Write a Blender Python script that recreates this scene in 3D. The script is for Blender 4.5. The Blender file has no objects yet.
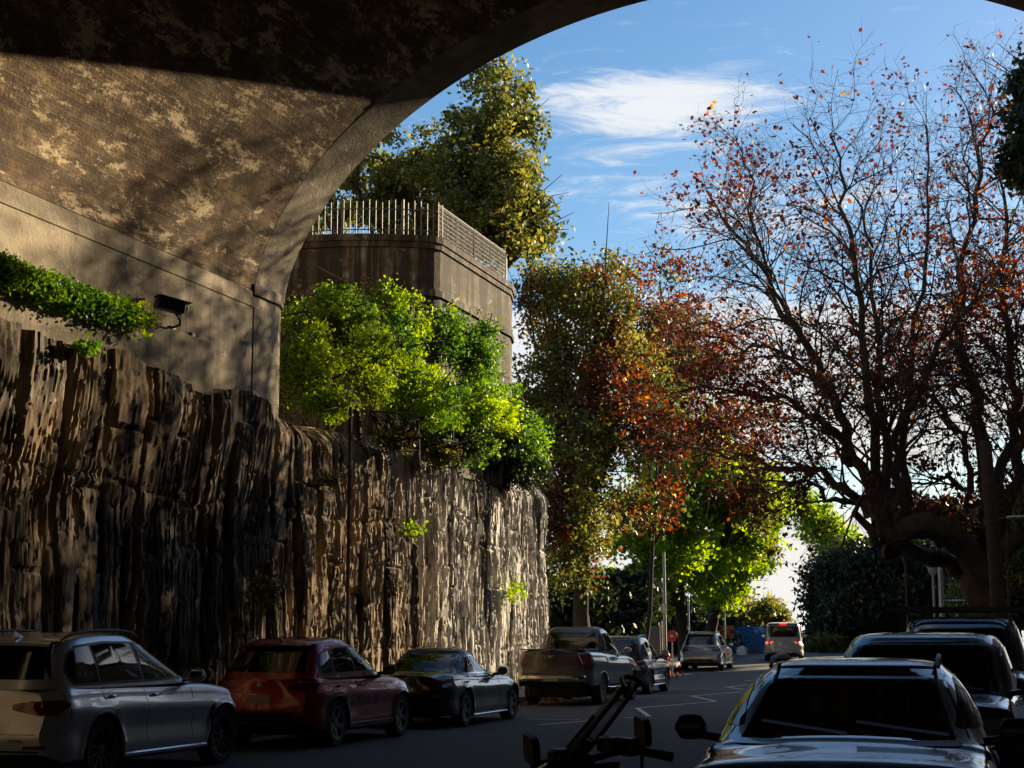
import bpy, math, random
import numpy as np
from mathutils import Vector, Matrix
from mathutils.bvhtree import BVHTree
C = bpy.context.scene.collection
sc = bpy.context.scene
R = math.radians
# World frame: x runs across the street (0 = left rock face), y runs along the street, z up, metres.
# ---------------- camera ----------------
F_PX = 1650.0
PITCH = math.atan(251/F_PX)
AX, AY = -0.3035, 0.9528            # horizontal view axis
CAM = Vector((14.70, -16.73, 1.70))
cd = bpy.data.cameras.new('camera'); cam = bpy.data.objects.new('camera', cd); C.objects.link(cam)
cam.location = CAM
cam.rotation_euler = (R(90)+PITCH, 0, math.atan2(-AX, AY))
cd.sensor_width = 36; cd.lens = F_PX/1024*36; cd.clip_end = 5000; cd.clip_start = 0.05
sc.camera = cam
# ---------------- light ----------------
SUN_AZ, SUN_EL = 28.0, 17.3          # azimuth from +y towards +x
w = bpy.data.worlds.new('World'); sc.world = w; w.use_nodes = True
nt = w.node_tree; nt.nodes.clear()
def N(t, **k):
    n = nt.nodes.new(t)
    for a, b in k.items(): setattr(n, a, b)
    return n
def mth(op, a, b=None, c=None, clamp=False):
    n = nt.nodes.new('ShaderNodeMath'); n.operation = op; n.use_clamp = clamp
    for i, v in enumerate((a, b, c)):
        if v is None: continue
        if isinstance(v, (int, float)): n.inputs[i].default_value = v
        else: nt.links.new(v, n.inputs[i])
    return n.outputs[0]
sky = N('ShaderNodeTexSky', sky_type='NISHITA', sun_disc=False)
sky.sun_elevation = R(SUN_EL); sky.sun_rotation = R(SUN_AZ); sky.air_density = 1.0; sky.dust_density = 0.4; sky.ozone_density = 2.5; sky.altitude = 0
tc = N('ShaderNodeTexCoord'); sep = N('ShaderNodeSeparateXYZ'); nt.links.new(tc.outputs['Generated'], sep.inputs[0])
X_, Y_, Z_ = sep.outputs
az = mth('ARCTAN2', X_, Y_)                      # radians from +y to +x
el = mth('ARCSINE', Z_)
def gauss(v, c, s):
    d = mth('DIVIDE', mth('SUBTRACT', v, c), s)
    return mth('EXPONENT', mth('MULTIPLY', mth('MULTIPLY', d, d), -1.0))
def cloud_noise(sx, sy, seed, detail=8, rough=.6, dist=.4):
    cb = N('ShaderNodeCombineXYZ'); nt.links.new(mth('MULTIPLY', mth('ADD', az, mth('MULTIPLY', el, .35)), sx), cb.inputs[0]); nt.links.new(mth('MULTIPLY', el, sy), cb.inputs[1]); cb.inputs[2].default_value = seed
    n = N('ShaderNodeTexNoise'); n.inputs['Scale'].default_value = 1; n.inputs['Detail'].default_value = detail; n.inputs['Roughness'].default_value = rough; n.inputs['Distortion'].default_value = dist
    nt.links.new(cb.outputs[0], n.inputs['Vector']); return n.outputs['Fac']
def sstep(v, a, b):
    n = N('ShaderNodeMapRange', interpolation_type='SMOOTHSTEP'); n.inputs['From Min'].default_value = a; n.inputs['From Max'].default_value = b
    nt.links.new(v, n.inputs['Value']); return n.outputs[0]
PA = math.atan2(AX, AY)
n1 = cloud_noise(14, 75, 3.3, 10, .68, .8)
# a thin wisp high up, a second one below it
m1 = mth('MULTIPLY', gauss(az, PA+R(5.3), R(4.2)), gauss(mth('ADD', el, mth('MULTIPLY', az, -.06)), R(18.2)-.06*(PA+R(5)), R(1.25)))
m1b = mth('MULTIPLY', gauss(az, PA+R(9), R(7)), gauss(el, R(14.9), R(1.1)))
wisp = mth('MULTIPLY', sstep(mth('ADD', n1, mth('MULTIPLY', mth('ADD', m1, mth('MULTIPLY', m1b, .55)), .50)), .58, .95), 1.0)
# general broken cloud towards the horizon
n2 = cloud_noise(7, 26, 8.1, 10, .62, .5)
low = mth('MULTIPLY', sstep(el, R(14.5), R(9)), .34)
hor = mth('MULTIPLY', sstep(el, R(5.0), R(1)), .22)
gap = mth('ADD', mth('MULTIPLY', gauss(el, R(5.0), R(1.1)), -.14), mth('MULTIPLY', gauss(el, R(9.6), R(2.3)), .13))
leftclear = mth('MULTIPLY', sstep(az, PA+R(2), PA-R(6)), -.1)
bank = sstep(mth('ADD', mth('ADD', mth('ADD', n2, low), mth('ADD', hor, gap)), leftclear), .70, .86)
high = mth('MULTIPLY', sstep(mth('ADD', cloud_noise(2.2, 3.5, 5.5), mth('MULTIPLY', sstep(el, R(22), R(40)), .06)), .55, .75), sstep(el, R(22), R(32)))
cov = mth('MAXIMUM', mth('MAXIMUM', wisp, bank), mth('MULTIPLY', high, .8))
cr = N('ShaderNodeMix', data_type='RGBA'); nt.links.new(cov, cr.inputs['Factor'])
hsv = N('ShaderNodeHueSaturation'); hsv.inputs['Saturation'].default_value = 1.22; hsv.inputs['Value'].default_value = 1.0
nt.links.new(sky.outputs[0], hsv.inputs['Color']); nt.links.new(hsv.outputs[0], cr.inputs['A'])
ccol = N('ShaderNodeMix', data_type='RGBA'); nt.links.new(sstep(el, R(2), R(14)), ccol.inputs['Factor'])
CL = 6.4
ccol.inputs['A'].default_value = (CL*1.0, CL*.98, CL*.92, 1); ccol.inputs['B'].default_value = (CL*.93, CL*.97, CL*1.02, 1)
nt.links.new(ccol.outputs['Result'], cr.inputs['B'])
bg = N('ShaderNodeBackground'); bg.inputs['Strength'].default_value = 0.055
nt.links.new(cr.outputs['Result'], bg.inputs['Color'])
wo = N('ShaderNodeOutputWorld'); nt.links.new(bg.outputs[0], wo.inputs['Surface'])
sl = bpy.data.lights.new('sun', 'SUN'); sl.energy = 5.0; sl.angle = R(0.5); sl.color = (1, .80, .52)
so = bpy.data.objects.new('sun', sl); C.objects.link(so); so.location = (60, 60, 60)
sdir = Vector((math.sin(R(SUN_AZ))*math.cos(R(SUN_EL)), math.cos(R(SUN_AZ))*math.cos(R(SUN_EL)), math.sin(R(SUN_EL))))
so.rotation_euler = sdir.to_track_quat('Z', 'Y').to_euler()
sc.view_settings.view_transform = 'Standard'; sc.view_settings.look = 'None'
sc.view_settings.exposure = 1.4; sc.view_settings.gamma = 1.0; sc.view_settings.use_curve_mapping = False
sc.cycles.max_bounces = 5; sc.cycles.diffuse_bounces = 2; sc.cycles.glossy_bounces = 3; sc.cycles.transmission_bounces = 3; sc.cycles.transparent_max_bounces = 4
sc.cycles.caustics_reflective = False; sc.cycles.caustics_refractive = False; sc.cycles.sample_clamp_indirect = 6

# ---------------- helpers ----------------
random.seed(7); rng = np.random.default_rng(7)
ct, st = math.cos(PITCH), math.sin(PITCH)
def px(u, v, Y):
    """world point seen at picture position (u,v) at depth Y metres along the view axis: used to measure where things stand"""
    x = u-512; z = 384-v
    d = (x, F_PX*ct - z*st, F_PX*st + z*ct)
    s = Y/d[1]; lx = d[0]*s
    return Vector((CAM.x + lx*AY + Y*AX, CAM.y - lx*AX + Y*AY, CAM.z + d[2]*s))
def curve_shift(t): 
    if t < 15: return 0.0
    if t < 70: return -.00184*(t-15)**2
    return -.00184*55**2 - .2*(t-70)
GT = [(-1e4,0),(48,0),(56,.1),(64,.28),(72,.5),(84,.72),(95,.6),(110,-.2),(140,-3),(200,-7),(400,-12),(1e4,-14)]
def gz(t):
    for (a, za), (b, zb) in zip(GT, GT[1:]):
        if a <= t <= b:
            return za + (zb-za)*(t-a)/(b-a)
    return 0
def hash3(i, j, k, seed):
    n = (i*374761393 + j*668265263 + k*2147483647 + seed*1274126177) & 0xffffffff
    n = ((n ^ (n >> 13)) * 1274126177) & 0xffffffff
    n = (n ^ (n >> 16)) & 0xffffffff
    return n / 4294967295.0
def vnoise(x, y, z=0, seed=0):
    x = np.asarray(x, float); y = np.asarray(y, float); z = np.asarray(z, float)+np.zeros_like(x)
    xi = np.floor(x).astype(np.int64); yi = np.floor(y).astype(np.int64); zi = np.floor(z).astype(np.int64)
    fx = x-xi; fy = y-yi; fz = z-zi
    fx = fx*fx*(3-2*fx); fy = fy*fy*(3-2*fy); fz = fz*fz*(3-2*fz)
    r = 0
    for a in (0,1):
        for b in (0,1):
            for c in (0,1):
                wgt = (fx if a else 1-fx)*(fy if b else 1-fy)*(fz if c else 1-fz)
                r = r + wgt*hash3(xi+a, yi+b, zi+c, seed)
    return r
def fbm(x, y, z=0, o=4, seed=0):
    s = 0; a = 1; t = 0
    for i in range(o):
        s = s + a*vnoise(x*2**i, y*2**i, z, seed+i); t += a; a *= .5
    return s/t
def mesh_np(name, verts, faces, smooth=False):
    """faces: (n,k) array"""
    verts = np.asarray(verts, dtype=np.float32); faces = np.asarray(faces, dtype=np.int32)
    me = bpy.data.meshes.new(name)
    me.vertices.add(len(verts)); me.vertices.foreach_set('co', verts.ravel())
    k = faces.shape[1]
    me.loops.add(faces.size); me.loops.foreach_set('vertex_index', faces.ravel())
    me.polygons.add(len(faces)); me.polygons.foreach_set('loop_start', np.arange(0, faces.size, k, dtype=np.int32))
    me.polygons.foreach_set('loop_total', np.full(len(faces), k, dtype=np.int32))
    me.polygons.foreach_set('use_smooth', np.full(len(faces), smooth))
    me.update(calc_edges=True); me.validate()
    return me
class MB:
    def __init__(s): s.v = []; s.f = []
    def add(s, vs, fs):
        o = len(s.v); s.v += [tuple(v) for v in vs]; s.f += [tuple(i+o for i in f) for f in fs]
    def box(s, x0, x1, y0, y1, z0, z1, bev=0.0, M=None):
        if bev > 0:
            b = min(bev, (x1-x0)/2.01, (y1-y0)/2.01, (z1-z0)/2.01)
            rings = [(z0, b), (z0+b, 0), (z1-b, 0), (z1, b)]
            vs = []
            for z, i in rings:
                xa, xb, ya, yb = x0+i, x1-i, y0+i, y1-i
                if i == 0:
                    vs += [(xa+b,ya,z),(xb-b,ya,z),(xb,ya+b,z),(xb,yb-b,z),(xb-b,yb,z),(xa+b,yb,z),(xa,yb-b,z),(xa,ya+b,z)]
                else:
                    vs += [(xa,ya,z),(xb,ya,z),(xb,ya,z),(xb,yb,z),(xb,yb,z),(xa,yb,z),(xa,yb,z),(xa,ya,z)]
            fs = []
            for r in range(3):
                for i in range(8):
                    fs.append((r*8+i, r*8+(i+1) % 8, r*8+8+(i+1) % 8, r*8+8+i))
            fs += [tuple(reversed(range(8))), tuple(range(24, 32))]
        else:
            vs = [(x0,y0,z0),(x1,y0,z0),(x1,y1,z0),(x0,y1,z0),(x0,y0,z1),(x1,y0,z1),(x1,y1,z1),(x0,y1,z1)]
            fs = [(3,2,1,0),(4,5,6,7),(0,1,5,4),(1,2,6,5),(2,3,7,6),(3,0,4,7)]
        if M is not None: vs = [M @ Vector(v) for v in vs]
        s.add(vs, fs)
    def tube(s, pts, rad, n=8, cap=True):
        pts = [Vector(p) for p in pts]; m = len(pts)
        if not hasattr(rad, '__len__'): rad = [rad]*m
        vs = []; up = None
        for i, p in enumerate(pts):
            d = (pts[min(i+1, m-1)]-pts[max(i-1, 0)])
            if d.length < 1e-9: d = Vector((0,0,1))
            d.normalize()
            if up is None: up = d.orthogonal().normalized()
            up = (up - d*up.dot(d))
            up = up.normalized() if up.length > 1e-6 else d.orthogonal().normalized()
            b = d.cross(up)
            for k in range(n):
                a = 2*math.pi*k/n
                vs.append(p + (up*math.cos(a)+b*math.sin(a))*rad[i])
        fs = [(i*n+k, i*n+(k+1) % n, (i+1)*n+(k+1) % n, (i+1)*n+k) for i in range(m-1) for k in range(n)]
        if cap: fs += [tuple(reversed(range(n))), tuple(range((m-1)*n, m*n))]
        s.add(vs, fs)
    def lathe(s, prof, n=24, M=None, arc=None):
        """prof: (r,z) list, axis z"""
        vs = []
        for r, z in prof:
            for k in range(n):
                a = 2*math.pi*k/n; vs.append((r*math.cos(a), r*math.sin(a), z))
        m = len(prof)
        fs = [(i*n+k, i*n+(k+1) % n, (i+1)*n+(k+1) % n, (i+1)*n+k) for i in range(m-1) for k in range(n)]
        if M is not None: vs = [M @ Vector(v) for v in vs]
        s.add(vs, fs)
    def prism(s, poly, z0, z1, M=None):
        n = len(poly)
        vs = [(x, y, z0) for x, y in poly]+[(x, y, z1) for x, y in poly]
        fs = [(i, (i+1) % n, n+(i+1) % n, n+i) for i in range(n)]+[tuple(reversed(range(n))), tuple(range(n, 2*n))]
        if M is not None: vs = [M @ Vector(v) for v in vs]
        s.add(vs, fs)
    def grid(s, rows):
        m, n = len(rows), len(rows[0]); o = []
        for r in rows: o += list(r)
        s.add(o, [(i*n+j, i*n+j+1, (i+1)*n+j+1, (i+1)*n+j) for i in range(m-1) for j in range(n-1)])
    def build(s, name, mat, parent=None, smooth=None, loc=None):
        me = bpy.data.meshes.new(name); me.from_pydata([tuple(v) for v in s.v], [], s.f)
        if smooth is not None:
            me.polygons.foreach_set('use_smooth', [True]*len(me.polygons)); me.set_sharp_from_angle(angle=R(smooth))
        me.update(); return link(name, me, mat, parent, loc)
def link(name, me, mat, parent=None, loc=None):
    o = bpy.data.objects.new(name, me); C.objects.link(o)
    if mat: me.materials.append(mat)
    if parent: o.parent = parent
    if loc is not None: o.location = loc
    return o
def tag(o, label=None, cat=None, group=None, kind=None):
    if label: o['label'] = label
    if cat: o['category'] = cat
    if group: o['group'] = group
    if kind: o['kind'] = kind
    return o
def empty(name, loc=(0,0,0), rz=0, label=None, cat=None, group=None):
    o = bpy.data.objects.new(name, None); C.objects.link(o); o.location = loc; o.rotation_euler = (0,0,rz); o.empty_display_size = .2
    return tag(o, label, cat, group)

# ---------------- materials ----------------
def newmat(name):
    m = bpy.data.materials.new(name); m.use_nodes = True; t = m.node_tree
    return m, t, t.nodes['Principled BSDF']
def setp(b, col=None, rough=None, metal=None, spec=None, coat=None):
    if col is not None: b.inputs['Base Color'].default_value = (*col, 1)
    if rough is not None: b.inputs['Roughness'].default_value = rough
    if metal is not None: b.inputs['Metallic'].default_value = metal
    if spec is not None: b.inputs['Specular IOR Level'].default_value = spec
    if coat is not None: b.inputs['Coat Weight'].default_value = coat; b.inputs['Coat Roughness'].default_value = .03
def ramp(t, fac, stops, interp='LINEAR'):
    r = t.nodes.new('ShaderNodeValToRGB'); r.color_ramp.interpolation = interp
    while len(r.color_ramp.elements) < len(stops): r.color_ramp.elements.new(.5)
    for e, (p, c) in zip(r.color_ramp.elements, stops): e.position = p; e.color = (*c, 1) if len(c) == 3 else c
    t.links.new(fac, r.inputs[0]); return r.outputs[0]
def tnoise(t, scale, detail=6, rough=.6, mapping=(1,1,1), dist=0, off=(0,0,0)):
    c = t.nodes.new('ShaderNodeTexCoord'); m = t.nodes.new('ShaderNodeMapping'); m.inputs['Scale'].default_value = mapping; m.inputs['Location'].default_value = off
    t.links.new(c.outputs['Object'], m.inputs[0])
    n = t.nodes.new('ShaderNodeTexNoise'); n.inputs['Scale'].default_value = scale; n.inputs['Detail'].default_value = detail; n.inputs['Roughness'].default_value = rough; n.inputs['Distortion'].default_value = dist
    t.links.new(m.outputs[0], n.inputs['Vector']); return n.outputs['Fac']
def mixc(t, fac, a, b, mode='MIX'):
    n = t.nodes.new('ShaderNodeMix'); n.data_type = 'RGBA'; n.blend_type = mode
    for s, v in (('Factor', fac), ('A', a), ('B', b)):
        if isinstance(v, (int, float)): n.inputs[s].default_value = v
        elif isinstance(v, tuple): n.inputs[s].default_value = (*v, 1)
        else: t.links.new(v, n.inputs[s])
    return n.outputs['Result']
def bump(t, b, h, strength=.5, dist=.02):
    n = t.nodes.new('ShaderNodeBump'); n.inputs['Strength'].default_value = strength; n.inputs['Distance'].default_value = dist
    t.links.new(h, n.inputs['Height']); t.links.new(n.outputs[0], b.inputs['Normal'])
def plain(name, col, rough=.5, metal=0, coat=0, var=.12, scale=6):
    m, t, b = newmat(name); setp(b, col, rough, metal, None, coat)
    f = tnoise(t, scale, 5, .6)
    c = ramp(t, f, [(.25, tuple(x*(1-var) for x in col)), (.75, tuple(min(1, x*(1+var)) for x in col))])
    t.links.new(c, b.inputs['Base Color']); return m
def paint(name, col, metal=.3, rough=.28):
    m, t, b = newmat(name); setp(b, col, rough, metal, .5, 1.0)
    f = tnoise(t, 3, 6, .7); r = ramp(t, f, [(.3, (rough*.9,)*3), (.75, (min(1, rough*1.25),)*3)]); t.links.new(r, b.inputs['Roughness'])
    d = tnoise(t, 2.2, 8, .75, off=(4,2,1))
    c = ramp(t, d, [(.45, col), (.8, tuple(x*.85+.02 for x in col))]); t.links.new(c, b.inputs['Base Color'])
    return m
def emis(name, col, s):
    m, t, b = newmat(name); setp(b, tuple(c*.5 for c in col), .4); b.inputs['Emission Color'].default_value = (*col, 1); b.inputs['Emission Strength'].default_value = s; return m
M = {}
M['black'] = plain('black_plastic', (.018,.018,.02), .45)
M['rubber'] = plain('rubber', (.012,.012,.013), .75)
M['glass_dark'] = newmat('tinted_glass')[0]; setp(M['glass_dark'].node_tree.nodes['Principled BSDF'], (.006,.007,.008), .03, 0, .6)
def clear_glass(name, tint, a):
    m, t, b = newmat(name); out = t.nodes['Material Output']; tr = t.nodes.new('ShaderNodeBsdfTransparent'); tr.inputs[0].default_value = (*tint, 1)
    setp(b, (.004,.005,.005), .02, 0, .6); mx = t.nodes.new('ShaderNodeMixShader'); mx.inputs[0].default_value = a
    t.links.new(b.outputs[0], mx.inputs[1]); t.links.new(tr.outputs[0], mx.inputs[2]); t.links.new(mx.outputs[0], out.inputs[0]); return m
M['glass_clear'] = clear_glass('window_glass', (.55,.6,.58), .55)
M['chrome'] = plain('bright_metal', (.62,.63,.65), .16, 1, var=.03)
M['alloy'] = plain('wheel_alloy', (.34,.35,.37), .3, .9, var=.06)
M['alloy_dark'] = plain('wheel_alloy_dark', (.10,.10,.11), .35, .8, var=.06)
M['red_lens'] = newmat('red_lens')[0]; setp(M['red_lens'].node_tree.nodes['Principled BSDF'], (.12,.005,.005), .12, 0, .6, .6)
M['clear_lens'] = newmat('clear_lens')[0]; setp(M['clear_lens'].node_tree.nodes['Principled BSDF'], (.5,.52,.55), .08, .4, .6, .6)
M['brake_lit'] = emis('lit_brake_lamp', (1,.03,.015), 3.0)
M['plate'] = plain('number_plate', (.55,.55,.5), .4)
M['blue_plate'] = plain('blue_plate', (.25,.4,.7), .4)
M['silver'] = paint('silver_paint', (.56,.59,.63), .5, .3)
M['red'] = paint('crimson_paint', (.30,.006,.018), .45, .28)
M['blackp'] = paint('black_paint', (.006,.006,.008), .1, .22)
M['champ'] = paint('champagne_paint', (.085,.085,.085), .5, .35)
M['navy'] = paint('deep_blue_grey_paint', (.018,.024,.035), .3, .25)
M['silver2'] = paint('warm_silver_paint', (.34,.34,.33), .5, .32)
M['white'] = paint('white_paint', (.62,.64,.66), .0, .25)
M['vanp'] = paint('pale_gold_paint', (.40,.37,.32), .2, .35)
M['interior'] = plain('dark_interior', (.012,.012,.013), .8)

def concrete_mat(name, base, board=False, dirty=1.0):
    m, t, b = newmat(name); setp(b, base, .88, 0, .2)
    f1 = tnoise(t, .55, 9, .68, (1,.55,1.3), .6); f2 = tnoise(t, 3.2, 8, .72, (1,.35,1)); f3 = tnoise(t, 14, 5, .7)
    dk = tuple(x*(.22) for x in base); md = tuple(x*.62 for x in base)
    c = ramp(t, f1, [(.34, dk if dirty > .9 else md), (.46, md), (.56, base), (.72, tuple(min(1, x*1.25) for x in base))])
    c = mixc(t, ramp(t, f2, [(.42,(1,1,1)),(.6,(0,0,0))]), c, (base[0]*.35, base[1]*.27, base[2]*.18)) if dirty > .9 else c
    # rain streaks running down
    s = tnoise(t, 1, 6, .7, (3.2,3.2,.22))
    c = mixc(t, ramp(t, s, [((.48 if 'sooty' not in name else .42),(0,0,0)),((.66 if 'sooty' not in name else .54),(.65*dirty if 'sooty' not in name else .9,)*3)]), c, (.028,.024,.02))
    # pale lime patches
    p = tnoise(t, 1.3, 12, .8, (1,.5,1.2), .1, (7,3,2))
    c = mixc(t, ramp(t, p, [(.58,(0,0,0)),(.63,(.7,)*3)]), c, tuple(min(1,x*1.55) for x in base))
    h = f3
    if board:
        cco = t.nodes.new('ShaderNodeTexCoord'); uvm = t.nodes.new('ShaderNodeSeparateXYZ'); t.links.new(cco.outputs['UV'], uvm.inputs[0])
        wv = t.nodes.new('ShaderNodeMath'); wv.operation = 'FRACT'; sc_ = t.nodes.new('ShaderNodeMath'); sc_.operation = 'MULTIPLY'; sc_.inputs[1].default_value = 8.5
        t.links.new(uvm.outputs[0], sc_.inputs[0]); t.links.new(sc_.outputs[0], wv.inputs[0])
        line = ramp(t, wv.outputs[0], [(0,(1,1,1)),(.07,(0,0,0)),(.9,(0,0,0)),(1,(1,1,1))])
        # each board a slightly different tone
        fl = t.nodes.new('ShaderNodeMath'); fl.operation = 'FLOOR'; t.links.new(sc_.outputs[0], fl.inputs[0])
        cb = t.nodes.new('ShaderNodeCombineXYZ'); t.links.new(fl.outputs[0], cb.inputs[0])
        ym = t.nodes.new('ShaderNodeMath'); ym.operation = 'MULTIPLY'; ym.inputs[1].default_value = .45; t.links.new(uvm.outputs[1], ym.inputs[0]); t.links.new(ym.outputs[0], cb.inputs[1])
        nn = t.nodes.new('ShaderNodeTexNoise'); nn.inputs['Scale'].default_value = 1.7; nn.inputs['Detail'].default_value = 5; t.links.new(cb.outputs[0], nn.inputs['Vector'])
        c = mixc(t, ramp(t, nn.outputs['Fac'], [(.35,(.75,)*3),(.6,(0,)*3)]), c, (.035,.024,.014))
        lf = t.nodes.new('ShaderNodeMath'); lf.operation = 'MULTIPLY'; t.links.new(line, lf.inputs[0]); t.links.new(ramp(t, tnoise(t, 1.3, 6, .7, (1,.5,1), 0, (5,1,2)), [(.38,(.05,)*3),(.62,(.8,)*3)]), lf.inputs[1])
        c = mixc(t, lf.outputs[0], c, mixc(t, .6, c, (.42,.32,.2)))
        big = tnoise(t, 1.6, 12, .85, (1,.45,1.2), .1, (2,8,5)); c = mixc(t, ramp(t, big, [(.44,(.92,)*3),(.53,(0,)*3)]), c, (.055,.03,.016)); c = mixc(t, ramp(t, tnoise(t, 1.8, 12, .85, (1,.35,1), .1, (9,2,1)), [(.535,(0,)*3),(.565,(.9,)*3)]), c, (.60,.47,.30))
        h = mixc(t, .12, f3, line)
    t.links.new(c, b.inputs['Base Color']); bump(t, b, h, .6, .03); return m
M['vault'] = concrete_mat('stained_board_concrete', (.36,.25,.14), True)
M['concrete'] = concrete_mat('weathered_concrete', (.34,.285,.21), False, .6)
M['ring'] = concrete_mat('arch_ring_concrete', (.30,.25,.185), False, .7)
M['dark_concrete'] = concrete_mat('sooty_render', (.26,.23,.195), False, 1.0)
def rock_material():
    m, t, b = newmat('sandstone_rock'); setp(b, (.2,.15,.1), .9, 0, .2)
    s = tnoise(t, 1, 12, .78, (2.0,2.0,.45), .6); s2 = tnoise(t, 5, 8, .8, (1.6,1.6,.35), .4); g = tnoise(t, .35, 6, .6, (1,1,1.4))
    c = ramp(t, s, [(.3,(.05,.037,.026)),(.41,(.18,.128,.082)),(.53,(.36,.255,.155)),(.7,(.48,.37,.25))])
    c = mixc(t, ramp(t, s2, [(.38,(.45,)*3),(.54,(0,)*3)]), c, (.04,.03,.024))
    c = mixc(t, ramp(t, g, [(.45,(0,)*3),(.62,(.55,)*3)]), c, (.16,.155,.145))
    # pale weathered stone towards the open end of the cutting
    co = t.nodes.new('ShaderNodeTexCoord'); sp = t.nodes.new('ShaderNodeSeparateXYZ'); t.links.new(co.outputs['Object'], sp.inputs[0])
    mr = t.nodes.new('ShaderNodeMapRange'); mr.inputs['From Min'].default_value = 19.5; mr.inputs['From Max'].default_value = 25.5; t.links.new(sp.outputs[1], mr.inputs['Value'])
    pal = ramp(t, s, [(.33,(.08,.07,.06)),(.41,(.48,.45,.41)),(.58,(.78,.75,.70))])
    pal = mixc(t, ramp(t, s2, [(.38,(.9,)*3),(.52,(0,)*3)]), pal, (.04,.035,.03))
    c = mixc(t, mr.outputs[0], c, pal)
    stn = tnoise(t, 1, 10, .75, (1.5,1.5,.13), .3, (1,5,0)); c = mixc(t, ramp(t, stn, [(.50,(0,)*3),(.58,(.93,)*3)]), c, (.016,.014,.013))
    moss = tnoise(t, .9, 8, .7, (1,1,.45), .3, (3,9,1))
    c = mixc(t, ramp(t, moss, [(.62,(0,)*3),(.68,(.75,)*3)]), c, (.06,.075,.015))
    t.links.new(c, b.inputs['Base Color'])
    bump(t, b, mixc(t, .5, s2, tnoise(t, 22, 8, .85, (1,1,.6))), .55, .05); return m
M['rock'] = rock_material()
def asphalt(name, base, light):
    m, t, b = newmat(name); setp(b, base, .8, 0, .35)
    f = tnoise(t, 60, 3, .8); g = tnoise(t, .6, 7, .7, (1,.4,1)); 
    c = ramp(t, f, [(.35, tuple(x*.6 for x in base)), (.62, base), (.8, light)])
    c = mixc(t, ramp(t, g, [(.4,(.45,)*3),(.65,(0,)*3)]), c, tuple(x*.6 for x in base))
    vo = t.nodes.new('ShaderNodeTexVoronoi'); vo.feature = 'DISTANCE_TO_EDGE'; vo.inputs['Scale'].default_value = .22
    co = t.nodes.new('ShaderNodeTexCoord'); ns = t.nodes.new('ShaderNodeTexNoise'); ns.inputs['Scale'].default_value = 1.2
    t.links.new(co.outputs['Object'], ns.inputs['Vector']); ad = t.nodes.new('ShaderNodeVectorMath'); ad.operation = 'ADD'; t.links.new(co.outputs['Object'], ad.inputs[0]); t.links.new(ns.outputs['Color'], ad.inputs[1]); t.links.new(ad.outputs[0], vo.inputs['Vector'])
    c = mixc(t, ramp(t, vo.outputs['Distance'], [(0,(.8,)*3),(.006,(0,)*3)]), c, (.012,.012,.012))
    t.links.new(c, b.inputs['Base Color']); bump(t, b, f, .5, .01); return m
M['asphalt'] = asphalt('asphalt', (.11,.112,.118), (.2,.2,.205))
M['path'] = asphalt('footpath_concrete', (.15,.145,.135), (.22,.21,.2))
M['kerb'] = plain('kerb_stone', (.26,.25,.23), .85, var=.3, scale=3)
def worn(name, col, under):
    m, t, b = newmat(name); setp(b, col, .7)
    f = tnoise(t, 9, 7, .8); c = ramp(t, f, [(.36, under), (.5, col)]); t.links.new(c, b.inputs['Base Color']); return m
M['mark'] = worn('road_marking', (.78,.78,.76), (.14,.14,.14))
M['soil'] = plain('soil', (.06,.045,.03), .95, var=.4, scale=4)
def leafmat(name, stops, trans=.5, rough=.55):
    m, t, b = newmat(name); out = t.nodes['Material Output']
    g = t.nodes.new('ShaderNodeNewGeometry')
    f = tnoise(t, .45, 3, .6)
    md = t.nodes.new('ShaderNodeMath'); md.operation = 'MULTIPLY_ADD'; md.inputs[1].default_value = .62; t.links.new(g.outputs['Random Per Island'], md.inputs[0])
    m2 = t.nodes.new('ShaderNodeMath'); m2.operation = 'MULTIPLY_ADD'; m2.inputs[1].default_value = 1.6; m2.inputs[2].default_value = -.6; t.links.new(f, m2.inputs[0]); t.links.new(m2.outputs[0], md.inputs[2])
    c = ramp(t, md.outputs[0], stops)
    t.links.new(c, b.inputs['Base Color']); b.inputs['Roughness'].default_value = rough
    tr = t.nodes.new('ShaderNodeBsdfTranslucent'); 
    hs = t.nodes.new('ShaderNodeHueSaturation'); hs.inputs['Value'].default_value = 1.7; hs.inputs['Saturation'].default_value = 1.15; t.links.new(c, hs.inputs['Color']); t.links.new(hs.outputs[0], tr.inputs[0])
    mx = t.nodes.new('ShaderNodeMixShader'); mx.inputs[0].default_value = trans
    t.links.new(b.outputs[0], mx.inputs[1]); t.links.new(tr.outputs[0], mx.inputs[2]); t.links.new(mx.outputs[0], out.inputs[0]); return m
M['leaf_olive'] = leafmat('leaves_olive', [(.1,(.03,.04,.01)),(.45,(.10,.115,.024)),(.75,(.21,.20,.045)),(.95,(.33,.28,.08))], .45)
M['leaf_autumn'] = leafmat('leaves_autumn', [(.05,(.03,.035,.01)),(.3,(.07,.055,.02)),(.5,(.11,.035,.02)),(.7,(.15,.04,.018)),(.88,(.25,.07,.02)),(1,(.45,.2,.04))], .45)
M['leaf_rust'] = leafmat('leaves_rust', [(.05,(.04,.018,.014)),(.5,(.10,.028,.02)),(.75,(.20,.05,.02)),(.92,(.38,.12,.03)),(1,(.5,.33,.05))], .45)
M['leaf_mix'] = leafmat('leaves_green_and_rust', [(.1,(.025,.042,.01)),(.5,(.07,.095,.02)),(.75,(.13,.13,.028)),(.85,(.2,.06,.02)),(1,(.32,.13,.03))], .5)
M['leaf_bright'] = leafmat('leaves_bright_green', [(.1,(.11,.17,.012)),(.45,(.20,.31,.02)),(.8,(.36,.46,.04)),(1,(.5,.5,.06))], .6)
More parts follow.
